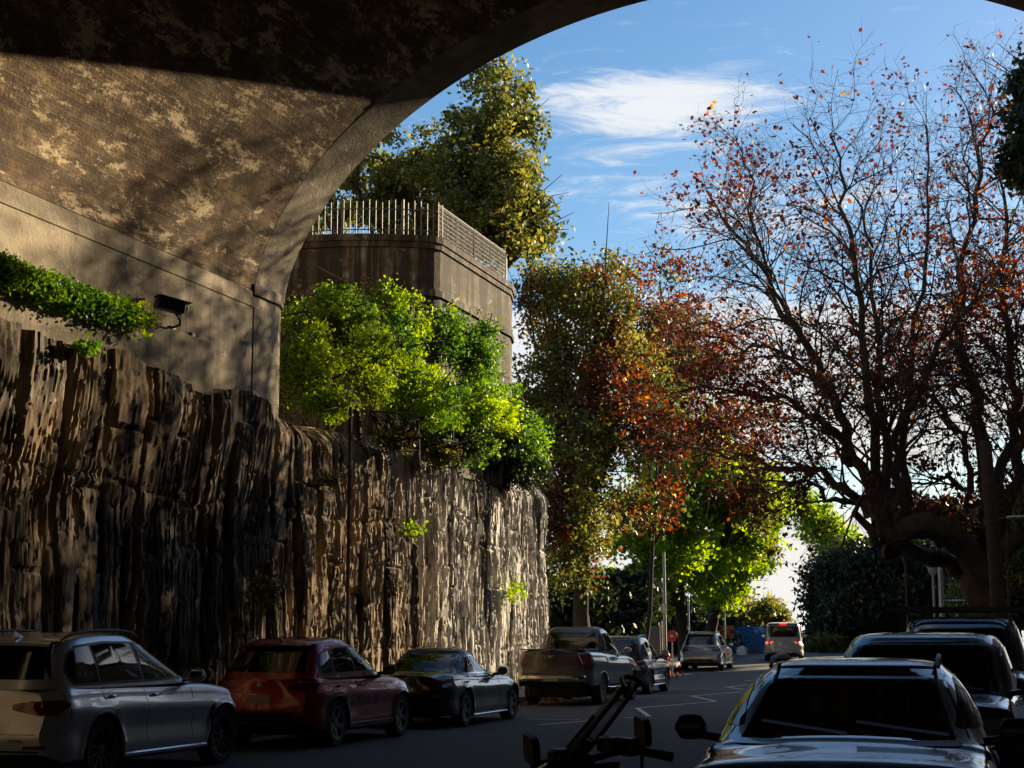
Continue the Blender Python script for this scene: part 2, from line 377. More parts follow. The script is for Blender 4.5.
M['leaf_yellow'] = leafmat('leaves_yellow_green', [(.1,(.07,.12,.012)),(.5,(.17,.26,.02)),(.9,(.34,.40,.04))], .55)
M['leaf_green'] = leafmat('leaves_green', [(.1,(.03,.07,.012)),(.5,(.08,.17,.025)),(.9,(.20,.30,.04))], .5)
M['leaf_dark'] = leafmat('leaves_dark_green', [(.1,(.008,.014,.006)),(.5,(.02,.033,.012)),(.9,(.05,.07,.02))], .25)
M['bark'] = plain('bark', (.045,.033,.026), .9, var=.5, scale=5)
M['bark_plane'] = plain('plane_tree_bark', (.075,.055,.042), .85, var=.6, scale=3.5)
for k_ in ('bark','bark_plane'):
    t_ = M[k_].node_tree; bump(t_, t_.nodes['Principled BSDF'], tnoise(t_, 9, 8, .8, (1,1,.35)), 1.0, .06)
M['bark_pale'] = plain('pale_twigs', (.3,.26,.2), .85, var=.3)
M['paint_pole'] = plain('galvanised_steel', (.32,.33,.33), .45, .6, var=.2)
M['dark_pole'] = plain('dark_timber', (.05,.038,.03), .85, var=.4)
M['fence_metal'] = plain('weathered_railing', (.09,.088,.08), .6, .1, var=.3)
# ================= SETTING =================
def shift_arr(t): return np.array([curve_shift(a) for a in np.atleast_1d(t)])
def kl(t): return 2.05 + curve_shift(t) + (0 if t < 33 else 0)
def kr(t):
    base = 14.75
    if t > 25: base -= 2.3*min(1, (t-25)/6)
    return base + curve_shift(t)
def strip(name, fa, fb, zo, t0, t1, step, mat, skirt=0, kind='structure', n=2, parent=None):
    ts = np.arange(t0, t1+step*.5, step); rows = []
    for t in ts:
        a, b = fa(t), fb(t); z = gz(t)+zo; row = []
        if skirt: row.append((a, t, z-skirt))
        row += [(a+(b-a)*i/n, t, z) for i in range(n+1)]
        if skirt: row.append((b, t, z-skirt))
        rows.append(row)
    mb = MB(); mb.grid(rows)
    o = mb.build(name, mat, parent)
    if kind: o['kind'] = kind
    return o
# ground sheet
xs = np.concatenate([np.linspace(-900,-60,15), np.linspace(-50,60,45), np.linspace(70,900,15)])
ys = np.concatenate([np.linspace(-300,-50,8), np.linspace(-40,140,91), np.linspace(150,400,20), np.linspace(450,2500,14)])
rows = [[(x, y, gz(y)-.25+.05*math.sin(x*.3)*math.cos(y*.2)) for x in xs] for y in ys]
g = MB(); g.grid(rows); go = g.build('ground', M['soil']); go['kind'] = 'structure'
strip('road', kl, kr, 0, -60, 160, 2, M['asphalt'], 0, n=8)
# side street joining on the right past the bend
left_path_edge = lambda t: (-0.8 if t < 33.5 else -0.8+curve_shift(t)*1.0)
strip('footpath', left_path_edge, lambda t: kl(t)-.16, .13, -60, 160, 2, M['path'], 0, n=4)
strip('footpath', lambda t: kr(t)+.16, lambda t: 19.8, .13, -60, 160, 2, M['path'], 0, n=4)
strip('kerb', lambda t: kl(t)-.16, lambda t: kl(t), .135, -60, 160, 2, M['kerb'], .2, n=1)
strip('kerb', lambda t: kr(t), lambda t: kr(t)+.16, .135, -60, 160, 2, M['kerb'], .2, n=1)
# painted zigzag lines
def ribbon(name, pts, wd=.11):
    mb = MB(); 
    for (a, b) in zip(pts, pts[1:]):
        a, b = Vector(a), Vector(b); d = (b-a).normalized(); p = Vector((-d.y, d.x))*wd/2; k = max(1, int((b-a).length/1.5))
        ext = d*wd*.4
        A, B = a-ext, b+ext
        rr = []
        for i in range(k+1):
            q = A.lerp(B, i/k); rr.append([(q.x-p.x, q.y-p.y, 0), (q.x+p.x, q.y+p.y, 0)])
        o = len(mb.v); mb.grid([[(x, y, gz(y)+.004) for x, y, _ in r] for r in rr])
    o = mb.build(name, M['mark']); o['kind'] = 'structure'; return o
ribbon('road_marking', [(4.61,16.1),(5.63,16.15)]); ribbon('road_marking', [(5.45,14.1),(5.91,15.6)]); ribbon('road_marking', [(5.87,15.95),(6.12,16.0)], .1)
ribbon('road_marking', [(6.35,17.3),(6.68,18.0),(5.5,21.85)]); ribbon('road_marking', [(5.55,21.95),(6.54,26.2)]); ribbon('road_marking', [(6.5,26.4),(5.15,29.9)]); ribbon('road_marking', [(5.2,30.0),(5.89,33.6)])
ribbon('road_marking', [(4.6,38.2),(5.62,35.9)]); ribbon('road_marking', [(4.7,38.4),(4.93,40.7)]); ribbon('road_marking', [(3.87,46.3),(4.23,45.7)])

# ---- rock cuttings ----
def rock_disp(s, z, seed=0):
    """jointed rock: nearly flat slabs split by narrow upright cracks and staggered breaks"""
    I0 = lambda a: a.astype(np.int64)*0
    def cols(freq, sd, wob, hgt, lean):
        a = (s+wob*(fbm(s*.6+sd, z*.55, 8.8, 4, seed+sd)-.5)*2+lean*z+.35*fbm(s*.4, z*.2, 1.1, 2, seed+sd+1))*freq
        ci = np.floor(a).astype(np.int64)
        jit = hash3(ci, I0(ci), I0(ci), seed+sd+2)*.5; cf = a-ci
        sub_ = cf > .35+jit; ci2 = ci*2+sub_; lo = np.where(sub_, .35+jit, 0); hi = np.where(sub_, 1, .35+jit)
        e = np.minimum(cf-lo, hi-cf)/freq
        hz = (z+4*hash3(ci2, I0(ci), I0(ci), seed+sd+3)+.25*fbm(s*2, z*.4, 3.3, 3, seed+sd+4))/hgt
        hi_ = np.floor(hz).astype(np.int64); ez = np.minimum(hz-hi_, 1-(hz-hi_))*hgt
        o = hash3(ci2, hi_, I0(ci), seed+sd+5); tilt = (hash3(ci2, hi_, I0(ci), seed+sd+6)-.35)*.5
        return o, e, ez, tilt*((cf-lo)/np.maximum(hi-lo, .01)-.5)*(hi-lo)/freq
    o1, e1, z1_, t1 = cols(.8, 3, .26, 6.5, .05)
    o2, e2, z2_, t2 = cols(2.8, 13, .10, 3.5, .03)
    o3, e3, z3_, t3 = cols(7.5, 23, .05, 2.2, .02)
    w1 = fbm(s*.16, z*.08, 1.3, 3, seed+11)
    rough = fbm(s*1.5, z*.9, 3.1, 6, seed+61); grain = fbm(s*14, z*3.5, 7.7, 4, seed+7)
    m = np.clip((fbm(s*.5, z*.4, 6.1, 3, seed+71)-.30)*5, 0, 1)
    lz = z + .4*fbm(s*.3, s*0, 0, 3, seed+41)
    bed = np.exp(-((lz-4.45)/.05)**2)+np.exp(-((lz-1.5)/.05)**2)*.8
    d = (w1-.5)*.34 + (o1-.5)*.15 + t1*.4 + m*((o2-.5)*.06+t2*.3) + (o3-.5)*.022*m
    deep = np.clip((fbm(s*.9, z*.35, 4.4, 3, seed+81)-.47)*9, 0, 1)
    d -= deep*.36*np.exp(-(e1/.06)**2) + (.10+.3*deep)*m*.22*np.exp(-(e2/.03)**2) + .10*np.exp(-(z1_/.035)**2)*.7 + m*.05*np.exp(-(z2_/.04)**2) + .03*np.exp(-(e3/.02)**2)*m
    d += (rough-.5)*.20 + (np.floor(rough*9)/9-rough)*.22 + (grain-.5)*.04 - bed*.06*(o2+.2)
    return d
def rock_cut(name, path, segs, z0, z1, dz, label, seed, back=-25, side=1):
    """path: list of (x,y) along the foot, outward normal on the right-hand side when side=1"""
    P = [Vector(p) for p in path]; S = []; acc = 0
    for (a, b), st_ in zip(zip(P, P[1:]), segs):
        L = (b-a).length; n = max(1, int(L/st_))
        for i in range(n):
            S.append((a.lerp(b, i/n), (b-a).normalized(), acc+L*i/n))
        acc += L
    S.append((P[-1], (P[-1]-P[-2]).normalized(), acc))
    # smooth tangents
    T = np.array([[s[1].x, s[1].y] for s in S]); X = np.array([[s[0].x, s[0].y] for s in S]); sa = np.array([s[2] for s in S])
    w_ = np.abs(sa[:,None]-sa[None,:]) if len(sa) < 1500 else None
    if w_ is not None:
        K = np.exp(-(w_/.5)**2); T = K@T/K.sum(1)[:,None]
    T /= np.linalg.norm(T, axis=1)[:,None]
    Nn = np.stack([T[:,1], -T[:,0]], 1)*side
    zz = np.arange(z0, z1+1e-6, dz); nz = len(zz)
    Sg, Zg = np.meshgrid(sa, zz, indexing='ij')
    d = rock_disp(Sg, Zg, seed)
    near = np.clip((14.5-(Sg-60))/2, 0, 1) if side > 0 else 0
    top = (Zg-z1+.5)/.5; d = d - np.clip(top, 0, 1)**2*.35*(1-near)
    nm = near*np.clip((Zg-3.8)/2.0, 0, 1); d = d + nm*.30; q_ = d-.17; wn = np.clip((nm-.5)/.45, 0, 1); d = d*(1-wn)+wn*np.where(q_ > 0, d, .17+q_*.12)
    ztop = (fbm(sa*.5, sa*0, 0, 4, seed+77)-.5)*.6
    Zf = Zg + np.clip((Zg-3)/(z1-3), 0, 1)*ztop[:,None]
    V = np.zeros((len(sa), nz, 3)); V[:,:,0] = X[:,0][:,None]+Nn[:,0][:,None]*d; V[:,:,1] = X[:,1][:,None]+Nn[:,1][:,None]*d; V[:,:,2] = Zf
    # top cap rows going back
    caps = []
    for kx, off in enumerate((.5, 1.2, 2.5, 5, 10, abs(back))):
        cx = X[:,0]-Nn[:,0]*off if off < 2 else X[:,0]*0 + X[:,0]-side*off*np.sign(1)
        c = np.stack([X[:,0]-side*off, X[:,1]-np.where(Nn[:,1] > .3, off*.35, 0), z1+ztop+.1*off**.5 + .25*(fbm(sa*.8+off, sa*0+off, 0, 3, 5)-.5)], 1)
        caps.append(c)
    V = np.concatenate([V, np.stack(caps, 1)], 1); nr = V.shape[1]
    idx = np.arange(len(sa)*nr).reshape(len(sa), nr)
    F = np.stack([idx[:-1,:-1].ravel(), idx[1:,:-1].ravel(), idx[1:,1:].ravel(), idx[:-1,1:].ravel()], 1)
    if side < 0: F = F[:, ::-1]
    me = mesh_np(name, V.reshape(-1,3), F, True); me.set_sharp_from_angle(angle=R(24))
    return tag(link(name, me, M['rock']), label, 'rock wall')
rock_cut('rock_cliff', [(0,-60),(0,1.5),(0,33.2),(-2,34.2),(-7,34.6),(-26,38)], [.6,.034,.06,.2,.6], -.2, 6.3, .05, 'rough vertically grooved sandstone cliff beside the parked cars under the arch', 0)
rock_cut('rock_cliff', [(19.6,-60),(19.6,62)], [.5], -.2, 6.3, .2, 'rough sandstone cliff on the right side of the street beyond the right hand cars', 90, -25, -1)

# ---- bridge ----
A_, B_, Z0 = 9.5, 5.78, 8.5
Y0, YR, Y1 = -90.0, 12.5, 13.9  # unseen near end lengthened behind the camera to keep light out of the vault
br = empty('concrete_arch_bridge', (0, 0, 8.5), 0, 'massive old concrete arch bridge spanning the street overhead with stained vault', 'bridge')
def off(o): o.location = (0,0,0); o.matrix_parent_inverse = Matrix.Translation((0,0,-8.5)); return o
R_ = (A_*A_+B_*B_)/(2*B_)
def archpts(da=0, n=96): return [(A_-(A_+da)*math.cos(p), Z0+(B_+da)/B_*(.6*B_*math.sin(p)+.4*(math.sqrt(max(0, R_*R_-(A_*math.cos(p))**2))-(R_-B_)))) for p in np.linspace(0, math.pi, n+1)]
ap = archpts()
yy = np.concatenate([np.linspace(Y0, 0, 40), np.linspace(.4, YR, 80)])
al = [0]
for a, b in zip(ap, ap[1:]): al.append(al[-1]+math.dist(a, b))
rows = []
for i, (x, z) in enumerate(ap):
    rows.append([(x, y, z) for y in yy])
mb = MB(); mb.grid(rows)
vo_ = mb.build('vault_lining', M['vault'], br, 60); off(vo_)
uvl = vo_.data.uv_layers.new(name='UVMap'); ny = len(yy)
vi = np.zeros(len(vo_.data.loops), dtype=np.int32); vo_.data.loops.foreach_get('vertex_index', vi)
uv = np.stack([np.array(al)[vi//ny], yy[vi % ny]], 1).astype(np.float32); uvl.data.foreach_set('uv', uv.ravel())
# arch ring, a hand's breadth proud of the lining, with a rounded inner lip
rp = archpts(-.035); ro = archpts(0.0)
mb = MB()
for _ in (0,):
    rows = [[(o[0], YR, o[1]) for o in archpts(.02)]]+[[(p[0], y, p[1]) for p in archpts(da)] for y, da in ((YR,-.004),(YR+.05,-.008),(Y1-.3,-.008),(Y1-.02,.0),(Y1+.02,.03),(Y1+.02,.75),(Y1-.05,.75))]
    mb.grid(rows)
off(mb.build('arch_ring', M['ring'], br, 30))
ZT = 17.5
mb = MB()
ap2 = archpts(.70); n = len(ap2)
def endface(y):
    rows = []
    for k in range(7):
        rows.append([(x, y, z+(ZT-z)*k/6) for x, z in ap2])
    mb.grid(rows)
    mb.add([(-30,y,6),(ap2[0][0],y,6),(ap2[0][0],y,ZT),(-30,y,ZT)], [(0,1,2,3)]); mb.add([(ap2[-1][0],y,6),(50,y,6),(50,y,ZT),(ap2[-1][0],y,ZT)], [(0,1,2,3)])
endface(Y1-.04); 
mb.add([(-30,Y0,ZT),(50,Y0,ZT),(50,Y1-.04,ZT),(-30,Y1-.04,ZT)], [(0,1,2,3)])
rows = [[(x, Y0, z+(ZT-z)*k) for x, z in ap] for k in (0, .5, 1)]; mb.grid(rows)
mb.add([(-30,Y0,6),(0,Y0,6),(0,Y0,ZT),(-30,Y0,ZT)], [(0,1,2,3)]); mb.add([(19,Y0,6),(50,Y0,6),(50,Y0,ZT),(19,Y0,ZT)], [(0,1,2,3)])
off(mb.build('spandrel_wall', M['concrete'], br))
mb = MB(); mb.box(-30,50,Y1-.35,Y1+.15,ZT-.5,ZT-.2,.03); mb.box(-30,50,Y1-.3,Y1,ZT-.2,ZT+1.0,.03); off(mb.build('parapet', M['concrete'], br))
def wall_grid(name, x, ya, yb, za, zb, mat, amp=.015, step=.3, normal=1):
    ys_ = np.arange(ya, yb+step*.5, step); zs_ = np.linspace(za, zb, max(2, int((zb-za)/.25)+1))
    return ys_, zs_
for s, xx in ((1, 0.0), (-1, 19.0)):
    mb = MB(); bx = lambda a, b: (min(xx+s*a, xx+s*b), max(xx+s*a, xx+s*b))
    mb.box(*bx(-3,.0), Y0, YR, 5.7, Z0, .02)
    mb.box(*bx(-3,.022), Y0, YR, 8.15, 8.46, .01)
    off(mb.build('abutment', M['concrete'], br, 30))
    mb = MB()
    poly = [(-3, YR-.05), (.02, YR-.05), (.035, YR+.05), (.035, Y1-.42), (-.12, Y1+.04), (-3, Y1+.04)]
    if s > 0: mb.prism(poly, 6.0, 8.40)
    else: mb.prism([(19-a, b) for a, b in reversed(poly)], 5.6, 8.40)
    poly = [(-3, YR-.10), (.05, YR-.10), (.085, YR+.02), (.085, Y1-.38), (-.08, Y1+.09), (-3, Y1+.09)]
    if s > 0: mb.prism(poly, 8.40, 8.62)
    else: mb.prism([(19-a, b) for a, b in reversed(poly)], 8.40, 8.62)
    off(mb.build('pier', M['ring'], br, 20))
    mb = MB(); mb.box(*bx(-3,.15), Y0, 10.6, 5.75, 7.1, .02); off(mb.build('ledge', M['concrete'], br, 30))

# ---- curved terrace wall behind the bridge ----
tb = empty('curved_terrace', (0, 23.2, 6.3), 0, 'dark weathered curved masonry terrace with string courses on top of the cliff', 'building')
def offt(o, v=(0,23.2,6.3)): o.matrix_parent_inverse = Matrix.Translation(-Vector(v)); return o
# outline, from far behind the bridge along the concave front, round the corner and up the street
front = [(-16,17.5),(-11,20.3),(-6.5,21.3),(-4.35,21.45)]
conc = [(-4.35,21.95)]+[(-4.35+4.1*k/9, 21.95+.15*math.sin(math.pi*k/9)*-1+.85*(k/9)**2.2) for k in range(1,10)]+[(-.08,22.95),(0,23.2)]
sidew = [(0.0+.0*k, 23.2+k) for k in (1.5,3,4.5,6)]+[(-.25,30.2),(-.9,31.2),(-2.0,31.9),(-8,33),(-16,34)]
outl = front+conc+sidew
def wallstrip(pl, z0, z1, d, mb):
    q = [Vector(p) for p in pl]; nn = []
    for i in range(len(q)):
        t_ = (q[min(i+1, len(q)-1)]-q[max(i-1, 0)]).normalized(); nn.append(Vector((t_.y, -t_.x)))
    o = [q[i]+nn[i]*d for i in range(len(q))]; b = [q[i]-nn[i]*.35 for i in range(len(q))]
    mb.grid([[(p.x,p.y,z0) for p in b],[(p.x,p.y,z0) for p in o],[(p.x,p.y,z1) for p in o],[(p.x,p.y,z1) for p in b]])
mb = MB(); wallstrip(outl, 5.9, 11.9, 0, mb); offt(mb.build('wall', M['dark_concrete'], tb))
mb = MB(); wallstrip(outl, 11.88, 12.05, .09, mb); wallstrip(outl, 11.72, 11.88, .05, mb); offt(mb.build('coping', M['dark_concrete'], tb))
mb = MB(); wallstrip(outl, 10.45, 10.62, .07, mb); offt(mb.build('string_course', M['dark_concrete'], tb))
mb = MB(); mb.box(-5.0,-4.3,21.2,21.7,5.9,11.7,.02); offt(mb.build('buttress', M['dark_concrete'], tb))
mb = MB(); mb.prism([(x*.98-.15, y) for x, y in outl], 11.2, 11.6); offt(mb.build('terrace_floor', M['path'], tb))
# railings: pale pickets on the curved front, mesh panels along the street side
fl = [( -5.5,21.9),(-4.5,22.0)]+[(x-.02, y+.18) for x, y in conc]
def along(pl, step):
    q = [Vector(p) for p in pl]; out = []; acc = 0; nxt = 0
    for a, b in zip(q, q[1:]):
        L = (b-a).length
        while nxt <= acc+L: out.append(a.lerp(b, (nxt-acc)/L)); nxt += step
        acc += L
    return out
rl = empty('picket_railing', (-3,22.4,12.05), 0, 'pale upright picket railing on top of the curved dark wall', 'railing')
mb = MB()
for i, p in enumerate(along(fl, .17)):
    if p.x < 0: mb.box(p.x-.012, p.x+.012, p.y-.01, p.y+.01, 12.1, 13.0+.04*math.sin(i*1.7))
offt(mb.build('pickets', M['fence_metal'], rl), (-3,22.4,12.05))
mb = MB(); mb.tube([(p[0], p[1], 12.22) for p in fl], .015, 6); mb.tube([(p[0], p[1], 12.78) for p in fl], .015, 6); offt(mb.build('rail', M['fence_metal'], rl), (-3,22.4,12.05))
for p in along(fl, 1.6): mb = MB(); mb.box(p.x-.025,p.x+.025,p.y-.025,p.y+.025,12.03,13.05,.006); offt(mb.build('post', M['fence_metal'], rl), (-3,22.4,12.05))
ml = empty('mesh_railing', (-.2,26.5,12.05), 0, 'metal mesh railing receding along the street side of the terrace wall', 'railing')
sl_ = [(-.14, 23.4),(-.14,29.2),(-.4,30.2),(-1.0,31.0)]
mb = MB()
for p in along(sl_, .10): mb.box(p.x-.003,p.x+.003,p.y-.003,p.y+.003,12.1,13.0)
for z in np.arange(12.15, 13.0, .12): mb.tube([(a, b, z) for a, b in sl_], .003, 4)
offt(mb.build('wire_mesh', M['fence_metal'], ml), (-.2,26.5,12.05))
mb = MB(); mb.tube([(a,b,13.03) for a, b in sl_], .016, 6); mb.tube([(a,b,12.1) for a, b in sl_], .02, 6); offt(mb.build('rail', M['fence_metal'], ml), (-.2,26.5,12.05))
for p in along(sl_, 1.45): mb = MB(); mb.tube([(p.x,p.y,12.0),(p.x,p.y,13.05)], .02, 8); offt(mb.build('post', M['fence_metal'], ml), (-.2,26.5,12.05))

# ---- unseen houses added above the right hand cliff to shade the street ----
def shade_house(y0, y1, h, d, col, label, dx=0):
    t = empty('shade_house', (22+dx, (y0+y1)/2, 6.2), 0, label, 'house', 'unseen houses added on the right hand cliff for shade')
    o = Vector((22+dx, (y0+y1)/2, 6.2)); mat = col
    def lk(mb, nm, m_, sm=None): return offt(mb.build(nm, m_, t, sm), o)
    mb = MB(); mb.box(22+dx, 22+dx+d, y0, y1, 5.6, h); lk(mb, 'wall', mat)
    mb = MB(); mb.box(21.8+dx, 22+dx+d+.2, y0-.1, y1+.1, h, h+.3, .03); mb.box(21.9+dx, 22.25+dx, y0, y1, h+.3, h+.9, .02); lk(mb, 'parapet', mat)
    nf = int((h-6.5)//3.0); nw = max(2, int((y1-y0)//3))
    for f in range(nf):
        for k in range(nw):
            yc = y0+(y1-y0)*(k+.5)/nw; zc = 7.4+f*3.0
            fr = MB(); fr.box(21.94+dx, 22.0+dx, yc-.6, yc+.6, zc-.1, zc+1.6, .01); fo = lk(fr, 'window', M['white'])
            p = MB(); p.box(21.925+dx, 21.938+dx, yc-.5, yc+.5, zc, zc+1.5); q = p.build('pane', M['glass_dark'], fo); q.matrix_parent_inverse = fo.matrix_parent_inverse.copy()
M['stone_wall'] = plain('sandstone_wall', (.30,.23,.15), .9, var=.3, scale=1.5); M['brick'] = plain('painted_brick', (.24,.12,.08), .85, var=.3, scale=2)
HS = [(14.2,26,14.8,'stone_wall','unseen sandstone house added for shade next to the bridge'),(26.3,38,14.2,'brick','unseen red brown brick house added for shade, second from the bridge'),(38.5,50,14.9,'stone_wall','tallest unseen sandstone house added for shade in the row'),(50.4,62,14.2,'brick','unseen brick house added for shade in the middle of the row'),(62.5,80,14.6,'stone_wall','wide unseen sandstone house added for shade near the bend'),(80.5,97,14.3,'brick','last unseen brick house added for shade before the open ground')]
for (a, b, h, m_, lb) in HS: shade_house(a, b, h, 9, M[m_], lb, 0 if a < 60 else 1.0)
mb = MB(); mb.box(19.9, 32, 61.5, 98, -.3, 6.3, .1); tag(mb.build('retaining_wall', M['stone_wall']), 'unseen sandstone retaining wall below the last added shade houses', 'wall')
# drain pipe on the rock
dp = MB(); q = px(319.5, 640, 35.6); dp.tube([(.62,16.0,.1),(.60,16.0,3.0),(.58,16.05,6.6)], .045, 8)
for z in (1.2, 3, 4.8): dp.tube([(.6,16.0,z),(.6,16.0,z+.08)], .06, 8)
tag(dp.build('drain_pipe', M['dark_pole'], None, 40), 'thin dark drain pipe running up the cliff face', 'pipe')
# ================= CARS =================
def interp(tab, x):
    if x <= tab[0][0]: return tab[0][1]
    for (a, va), (b, vb) in zip(tab, tab[1:]):
        if x <= b:
            u = (x-a)/(b-a) if b > a else 0
            return va+(vb-va)*u
    return tab[-1][1]
def sinterp(tab, x):
    """monotone cubic"""
    xs = [t[0] for t in tab]; ys = [t[1] for t in tab]; n = len(xs)
    if x <= xs[0]: return ys[0]
    if x >= xs[-1]: return ys[-1]
    d = [(ys[i+1]-ys[i])/(xs[i+1]-xs[i]) for i in range(n-1)]
    m = [d[0]]+[0 if d[i-1]*d[i] <= 0 else 2*d[i-1]*d[i]/(d[i-1]+d[i]) for i in range(1, n-1)]+[d[-1]]
    for i in range(n-1):
        if x <= xs[i+1]:
            h = xs[i+1]-xs[i]; u = (x-xs[i])/h
            return (2*u**3-3*u*u+1)*ys[i]+(u**3-2*u*u+u)*h*m[i]+(-2*u**3+3*u*u)*ys[i+1]+(u**3-u*u)*h*m[i+1]
def smf(x): x = max(0, min(1, x)); return x*x*(3-2*x)
def wheel(parent, x, y, r, wd, side, spokes=5, style='alloy', rimr=.68):
    w_ = empty('wheel', (x, y, r)); w_.parent = parent
    Mx = Matrix.Rotation(R(90)*side, 4, 'Y')
    h = wd/2
    mb = MB(); rr = r*rimr
    mb.lathe([(rr,-h),(r*.93,-h),(r*.985,-h*.82),(r,-h*.5),(r,h*.5),(r*.985,h*.82),(r*.94,h),(rr+.02,h*.98),(rr,h*.9),(rr,-h)], 36, Mx)
    mb.build('tyre', M['rubber'], w_, 35)
    mb = MB(); mb.lathe([(rr,h*.9),(rr-.012,h*.92),(rr-.022,h*.75),(rr-.035,h*.1),(.02,h*.05),(0,h*.05)], 36, Mx)
    rim = mb.build('rim', M['alloy_dark'] if style == 'dark' else M['alloy'], w_, 35); rim.data.materials[0] = M['alloy_dark']
    mb = MB()
    for k in range(spokes):
        a0 = 2*math.pi*k/spokes
        for da in ((-.13, .13) if spokes <= 6 else (0,)):
            a1 = a0+da; ws, we = (.035, .02) if spokes <= 6 else (.03, .022)
            Rm = Mx @ Matrix.Rotation(a1, 4, 'Z')
            vs = []
            for rr_, w2, zz in ((.05, ws, h*.62), (rr-.02, we, h*.86)):
                vs += [(rr_,-w2,zz-.05),(rr_,w2,zz-.05),(rr_,w2*.6,zz),(rr_,-w2*.6,zz)]
            mb.add([Rm @ Vector(v) for v in vs], [(0,3,2,1),(4,5,6,7),(0,1,5,4),(1,2,6,5),(2,3,7,6),(3,0,4,7)])
    mb.lathe([(.075,h*.4),(.07,h*.68),(.05,h*.72),(0,h*.72)], 16, Mx)
    mb.lathe([(rr-.002,h*.90),(rr-.004,h*.99),(rr-.028,h*.95),(rr-.03,h*.7)], 36, Mx)
    mb.build('spokes', M['alloy_dark'] if style == 'dark' else M['alloy'], w_, 30)
    return w_
def decal(bvh, grid, direction, eps, depth=.012):
    """project a grid of points along direction on to the surface, offset outward, with a skirt"""
    d = Vector(direction).normalized(); out = []
    for row in grid:
        r = []
        for p in row:
            p = Vector(p); hit = bvh.ray_cast(p-d*4, d, 8)
            if hit[0] is None:
                near = bvh.find_nearest(p); q = near[0]
            else: q = hit[0]
            r.append(q-d*eps)
        out.append(r)
    mb = MB(); mb.grid(out)
    m, n = len(out), len(out[0])
    loop = [out[0][j] for j in range(n)]+[out[i][n-1] for i in range(1, m)]+[out[m-1][j] for j in range(n-2, -1, -1)]+[out[i][0] for i in range(m-2, 0, -1)]
    k = len(loop); mb.add(loop+[p+d*(depth+eps) for p in loop], [(i, k+i, k+(i+1) % k, (i+1) % k) for i in range(k)])
    return mb
def ruled(a, b, m, n):
    """grid between polyline a and polyline b (each list of 2D/3D points)"""
    def res(pl, k):
        pl = [Vector(p) for p in pl]; L = [0]
        for p, q in zip(pl, pl[1:]): L.append(L[-1]+(q-p).length)
        o = []
        for i in range(k+1):
            s_ = L[-1]*i/k; j = 0
            while j < len(L)-2 and L[j+1] < s_: j += 1
            o.append(pl[j].lerp(pl[j+1], (s_-L[j])/max(1e-9, L[j+1]-L[j])))
        return o
    A, B = res(a, n), res(b, n)
    return [[p.lerp(q, i/m) for p, q in zip(A, B)] for i in range(m+1)]
